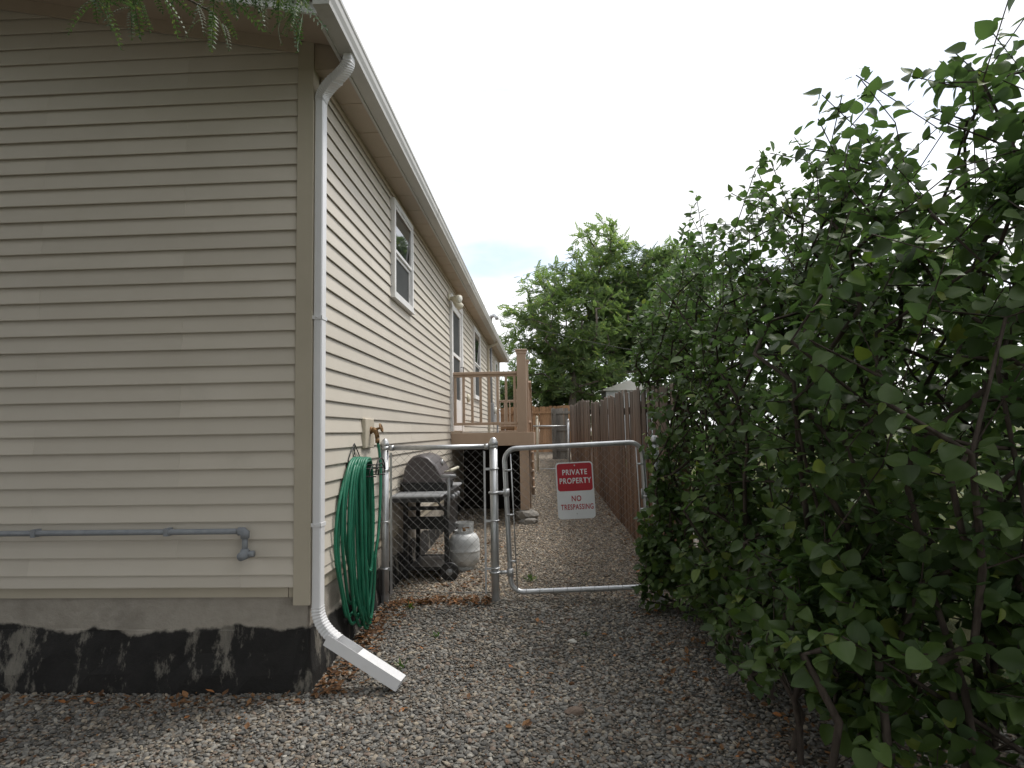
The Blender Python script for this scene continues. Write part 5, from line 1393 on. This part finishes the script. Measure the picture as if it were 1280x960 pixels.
bush('tall bush with arching top sprays between the nearest bush and the gate post', (1.40, 3.9), (16, 0.42, 0.55),
     [((1.45, 3.9, 1.55), (0.58, 0.70, 1.05), 260), ((1.50, 3.95, 2.45), (0.50, 0.6, 0.62), 120), ((1.12, 3.95, 0.75), (0.32, 0.5, 0.55), 90), ((1.45, 3.8, 0.5), (0.45, 0.6, 0.48), 110), ((1.05, 4.3, 0.34), (0.24, 0.42, 0.30), 60), ((1.12, 3.45, 0.28), (0.26, 0.40, 0.28), 50), ((2.1, 3.9, 1.9), (0.55, 0.8, 1.2), 120)],
     52, (7, 12), (0.052, 0.082), [(1.42, 3.75, 3.05), (1.35, 3.8, 2.98), (1.55, 3.7, 3.12), (1.62, 3.75, 3.0)])
bush('dense bush swallowing the gate post and the end of the picket fence', (1.25, 5.0), (13, 0.28, 0.45),
     [((1.25, 5.0, 1.35), (0.46, 0.55, 1.05), 250), ((1.30, 5.1, 2.35), (0.48, 0.55, 0.60), 130), ((0.90, 4.85, 0.62), (0.18, 0.28, 0.55), 105), ((0.82, 4.92, 0.35), (0.13, 0.18, 0.34), 45), ((1.25, 4.8, 0.45), (0.35, 0.45, 0.45), 80), ((1.9, 5.2, 1.9), (0.5, 0.7, 1.1), 90)],
     53, (7, 12), (0.050, 0.078), [(1.27, 5.1, 3.22), (1.22, 5.2, 3.05), (1.30, 5.05, 3.30), (1.36, 5.1, 3.12), (1.18, 5.1, 2.95), (1.25, 5.05, 3.12)])
bush('bush leaning over the top of the picket fence beyond the gate', (1.50, 6.4), (8, 0.2, 0.5),
     [((1.42, 6.4, 2.15), (0.50, 0.8, 0.72), 190), ((1.12, 6.2, 2.25), (0.26, 0.6, 0.55), 80), ((1.75, 6.6, 2.8), (0.5, 0.7, 0.6), 90), ((1.85, 6.5, 1.3), (0.4, 0.7, 1.0), 80), ((1.6, 7.6, 2.5), (0.5, 0.7, 0.75), 90)],
     54, (7, 12), (0.050, 0.078))
for (x, y, h, s_, lab) in ((3.2, 3.0, 3.1, 55, 'broad bush in the back row behind the nearest bush'), (2.9, 4.9, 3.0, 56, 'bush in the back row behind the gate post'), (3.3, 1.2, 3.2, 57, 'bush at the street end of the back row'), (3.1, 7.0, 2.9, 58, 'bush in the back row behind the picket fence')):
    bush(lab, (x, y), (6, 0.4, 0.5), [((x, y, h*0.42), (0.75, 1.15, h*0.42), 210), ((x, y, h*0.78), (0.7, 0.9, h*0.24), 80)], s_, (7, 12), (0.075, 0.115))
sc_all = np.concatenate([a[5] for a in ALL_LEAVES]); thr = np.sort(sc_all)[-300]; thr2 = np.sort(sc_all)[-7000]
rgl = random.Random(3)
for t, base, pos, R, sc, score in ALL_LEAVES:
    big = score >= thr
    for i in np.where(big)[0]:
        o = bpy.data.objects.new('leaf', leaf_meshes[rgl.randrange(5)]); COL.objects.link(o); o.parent = t
        M3 = Matrix([list(map(float, r)) for r in R[i]])
        o.matrix_basis = Matrix.Translation(Vector(pos[i]-base)) @ M3.to_4x4() @ Matrix.Scale(float(sc[i]), 4)
    k = ~big
    PP, FFs, off = [], [], 0
    for j, fine in [(j, f) for j in range(5) for f in (0, 1)]:      # five leaf forms: flat, cupped, curled, narrow, twisted
        idx = np.where(k & ((score >= thr2) == bool(fine)))[0]; T = np.array(FLF if fine else LF)
        V = (FLV if fine else LV).copy(); V[:, 2] += (-0.08, -0.30, 0.16, -0.12, -0.05)[j]*V[:, 1]**2 + (0, 0.25, -0.1, 0, 0.2)[j]*V[:, 0]*V[:, 1] + (0, 0.35, 0.1, 0.2, 0)[j]*V[:, 0]**2
        V[:, 0] *= (1.0, 1.05, 0.9, 0.72, 0.95)[j]
        ii = idx[j::5]; P, FF = scatter(V, T, pos[ii], R[ii], sc[ii]*(1.0, 0.85, 1.1, 0.75, 0.62)[j])
        PP.append(P); FFs.append(FF+off); off += len(P)
    P = np.concatenate(PP); FF = np.concatenate(FFs)
    me = bpy.data.meshes.new('foliage')
    me.from_pydata((P-base).tolist(), [], [tuple(dict.fromkeys(f)) for f in FF.tolist()])
    me.polygons.foreach_set('use_smooth', [True]*len(me.polygons)); me.materials.append(MAT['leaf']); me.update()
    o = bpy.data.objects.new('foliage', me); COL.objects.link(o); o.parent = t; tag(o, kind='stuff')

# ------------------------------------------------------------------ litter on the ground
def litter():
    rng = np.random.default_rng(91); pos = []
    def add(n, fx, fy):
        for _ in range(n):
            x, y = fx(), fy(); pos.append((x, y, gz(x, y)+rng.uniform(0.010, 0.024)))
    add(420, lambda: -1.31+abs(rng.normal(0, 0.10)), lambda: rng.uniform(3.5, 5.1))
    add(330, lambda: rng.uniform(-1.25, -0.45), lambda: 5.10+rng.normal(0, 0.06))
    add(300, lambda: rng.uniform(-1.3, -0.5), lambda: rng.uniform(5.2, 7.6))
    add(420, lambda: rng.uniform(0.6, 1.7), lambda: rng.uniform(2.2, 5.4))
    add(160, lambda: 1.05-abs(rng.normal(0, 0.12)), lambda: rng.uniform(5.3, 12))
    add(150, lambda: rng.uniform(-2.8, 0.8), lambda: rng.uniform(2.2, 5.0))
    add(120, lambda: rng.uniform(-3.2, -1.3), lambda: 3.50-abs(rng.normal(0, 0.08)))
    nbig = len(pos)
    add(1500, lambda: rng.uniform(-2.8, 1.2), lambda: rng.uniform(2.2, 5.0))
    add(400, lambda: rng.uniform(-1.0, 1.0), lambda: rng.uniform(5.0, 9.0))
    pos_ = np.array(pos); n = len(pos_)
    V = np.array([(0,0,0),(0.28,0.35,0.10),(0.20,0.75,0.04),(0,1,0.12),(-0.20,0.75,0.06),(-0.28,0.35,0.12),(0,0.4,-0.02)], float)
    F = np.array([(0,1,6,6),(1,2,3,6),(0,6,5,5),(6,3,4,5)])
    a = rng.uniform(0, 6.28, n); fw = np.stack([np.cos(a), np.sin(a), rng.normal(0, 0.25, n)], axis=1)
    up = np.tile(np.array([0, 0, 1.0]), (n, 1))+rng.normal(0, 0.35, (n, 3))
    P, FF = scatter(V, F, pos_, orient(fw, up), np.where(np.arange(n) < nbig, rng.uniform(0.018, 0.055, n), rng.uniform(0.008, 0.022, n)))
    me = bpy.data.meshes.new('leaf_litter'); me.from_pydata(P.tolist(), [], [tuple(dict.fromkeys(f)) for f in FF.tolist()]); me.materials.append(MAT['litter']); me.update()
    o = bpy.data.objects.new('leaf_litter', me); COL.objects.link(o); tag(o, 'orange-brown dead leaves strewn along the wall and under the bushes', 'leaf litter', kind='stuff')
litter()
def twigs():
    rg = random.Random(17); mb = MB()
    for _ in range(46):
        x, y = rg.choice([(rg.uniform(-1.6, 0.9), rg.uniform(2.5, 4.9)), (rg.uniform(0.5, 1.3), rg.uniform(2.4, 4.6))]); a = rg.uniform(0, 6.28); L = rg.uniform(0.05, 0.20)
        P = [(x+math.cos(a+0.4*k*rg.uniform(-1, 1))*L*k/4, y+math.sin(a)*L*k/4, gz(x, y)+0.024+rg.uniform(0, 0.008)) for k in range(5)]
        mb.tube(P, [0.0028, 0.0026, 0.0022, 0.0018, 0.001], 4)
    return mb
solo('fallen_twigs', twigs(), MAT['rust'], (0, 3.5, gz(0, 3.5)), 'thin dry twigs scattered over the gravel', 'twigs', kind='stuff')
def weed(x, y, n, s, lab, seed):
    rng = np.random.default_rng(seed); z = gz(x, y)+0.005
    pos = np.tile(np.array([x, y, z]), (n, 1))+np.concatenate([rng.normal(0, s*0.25, (n, 2)), np.zeros((n, 1))], axis=1)
    a = rng.uniform(0, 6.28, n); fw = np.stack([np.cos(a)*0.6, np.sin(a)*0.6, rng.uniform(0.3, 1.2, n)], axis=1)
    V = np.array([(0,0,0),(0.10,0.5,0.02),(0,1,-0.08),(-0.10,0.5,0.02)], float); F = np.array([(0,1,2,3)])
    P, FF = scatter(V, F, pos, orient(fw, np.tile(np.array([0,0,1.0]), (n,1))+rng.normal(0,0.3,(n,3))), rng.uniform(0.5, 1.0, n)*s)
    base = np.array([x, y, gz(x, y)])
    o = bpy.data.objects.new('weed', array_mesh('weed', P-base, FF, MAT['weed'])); COL.objects.link(o); o.location = base
    tag(o, lab, 'weed')
weed(0.26, 4.40, 14, 0.05, 'small weed sprouting beside the whitish stone', 1)
weed(-0.77, 4.38, 16, 0.05, 'small weed sprouting in the gravel in front of the chain-link panel', 2)
weed(-1.08, 4.98, 22, 0.06, 'low weed clump at the foot of the chain-link panel by the wall', 3)
weed(-1.31, 2.75, 14, 0.04, 'tiny weed in the gravel in front of the foundation', 4)
weed(-0.13, 5.75, 16, 0.10, 'little weed inside the gate close to its hinge post', 5)
weed(-0.90, 3.85, 10, 0.07, 'broad weed leaf beside the downspout extension', 6)
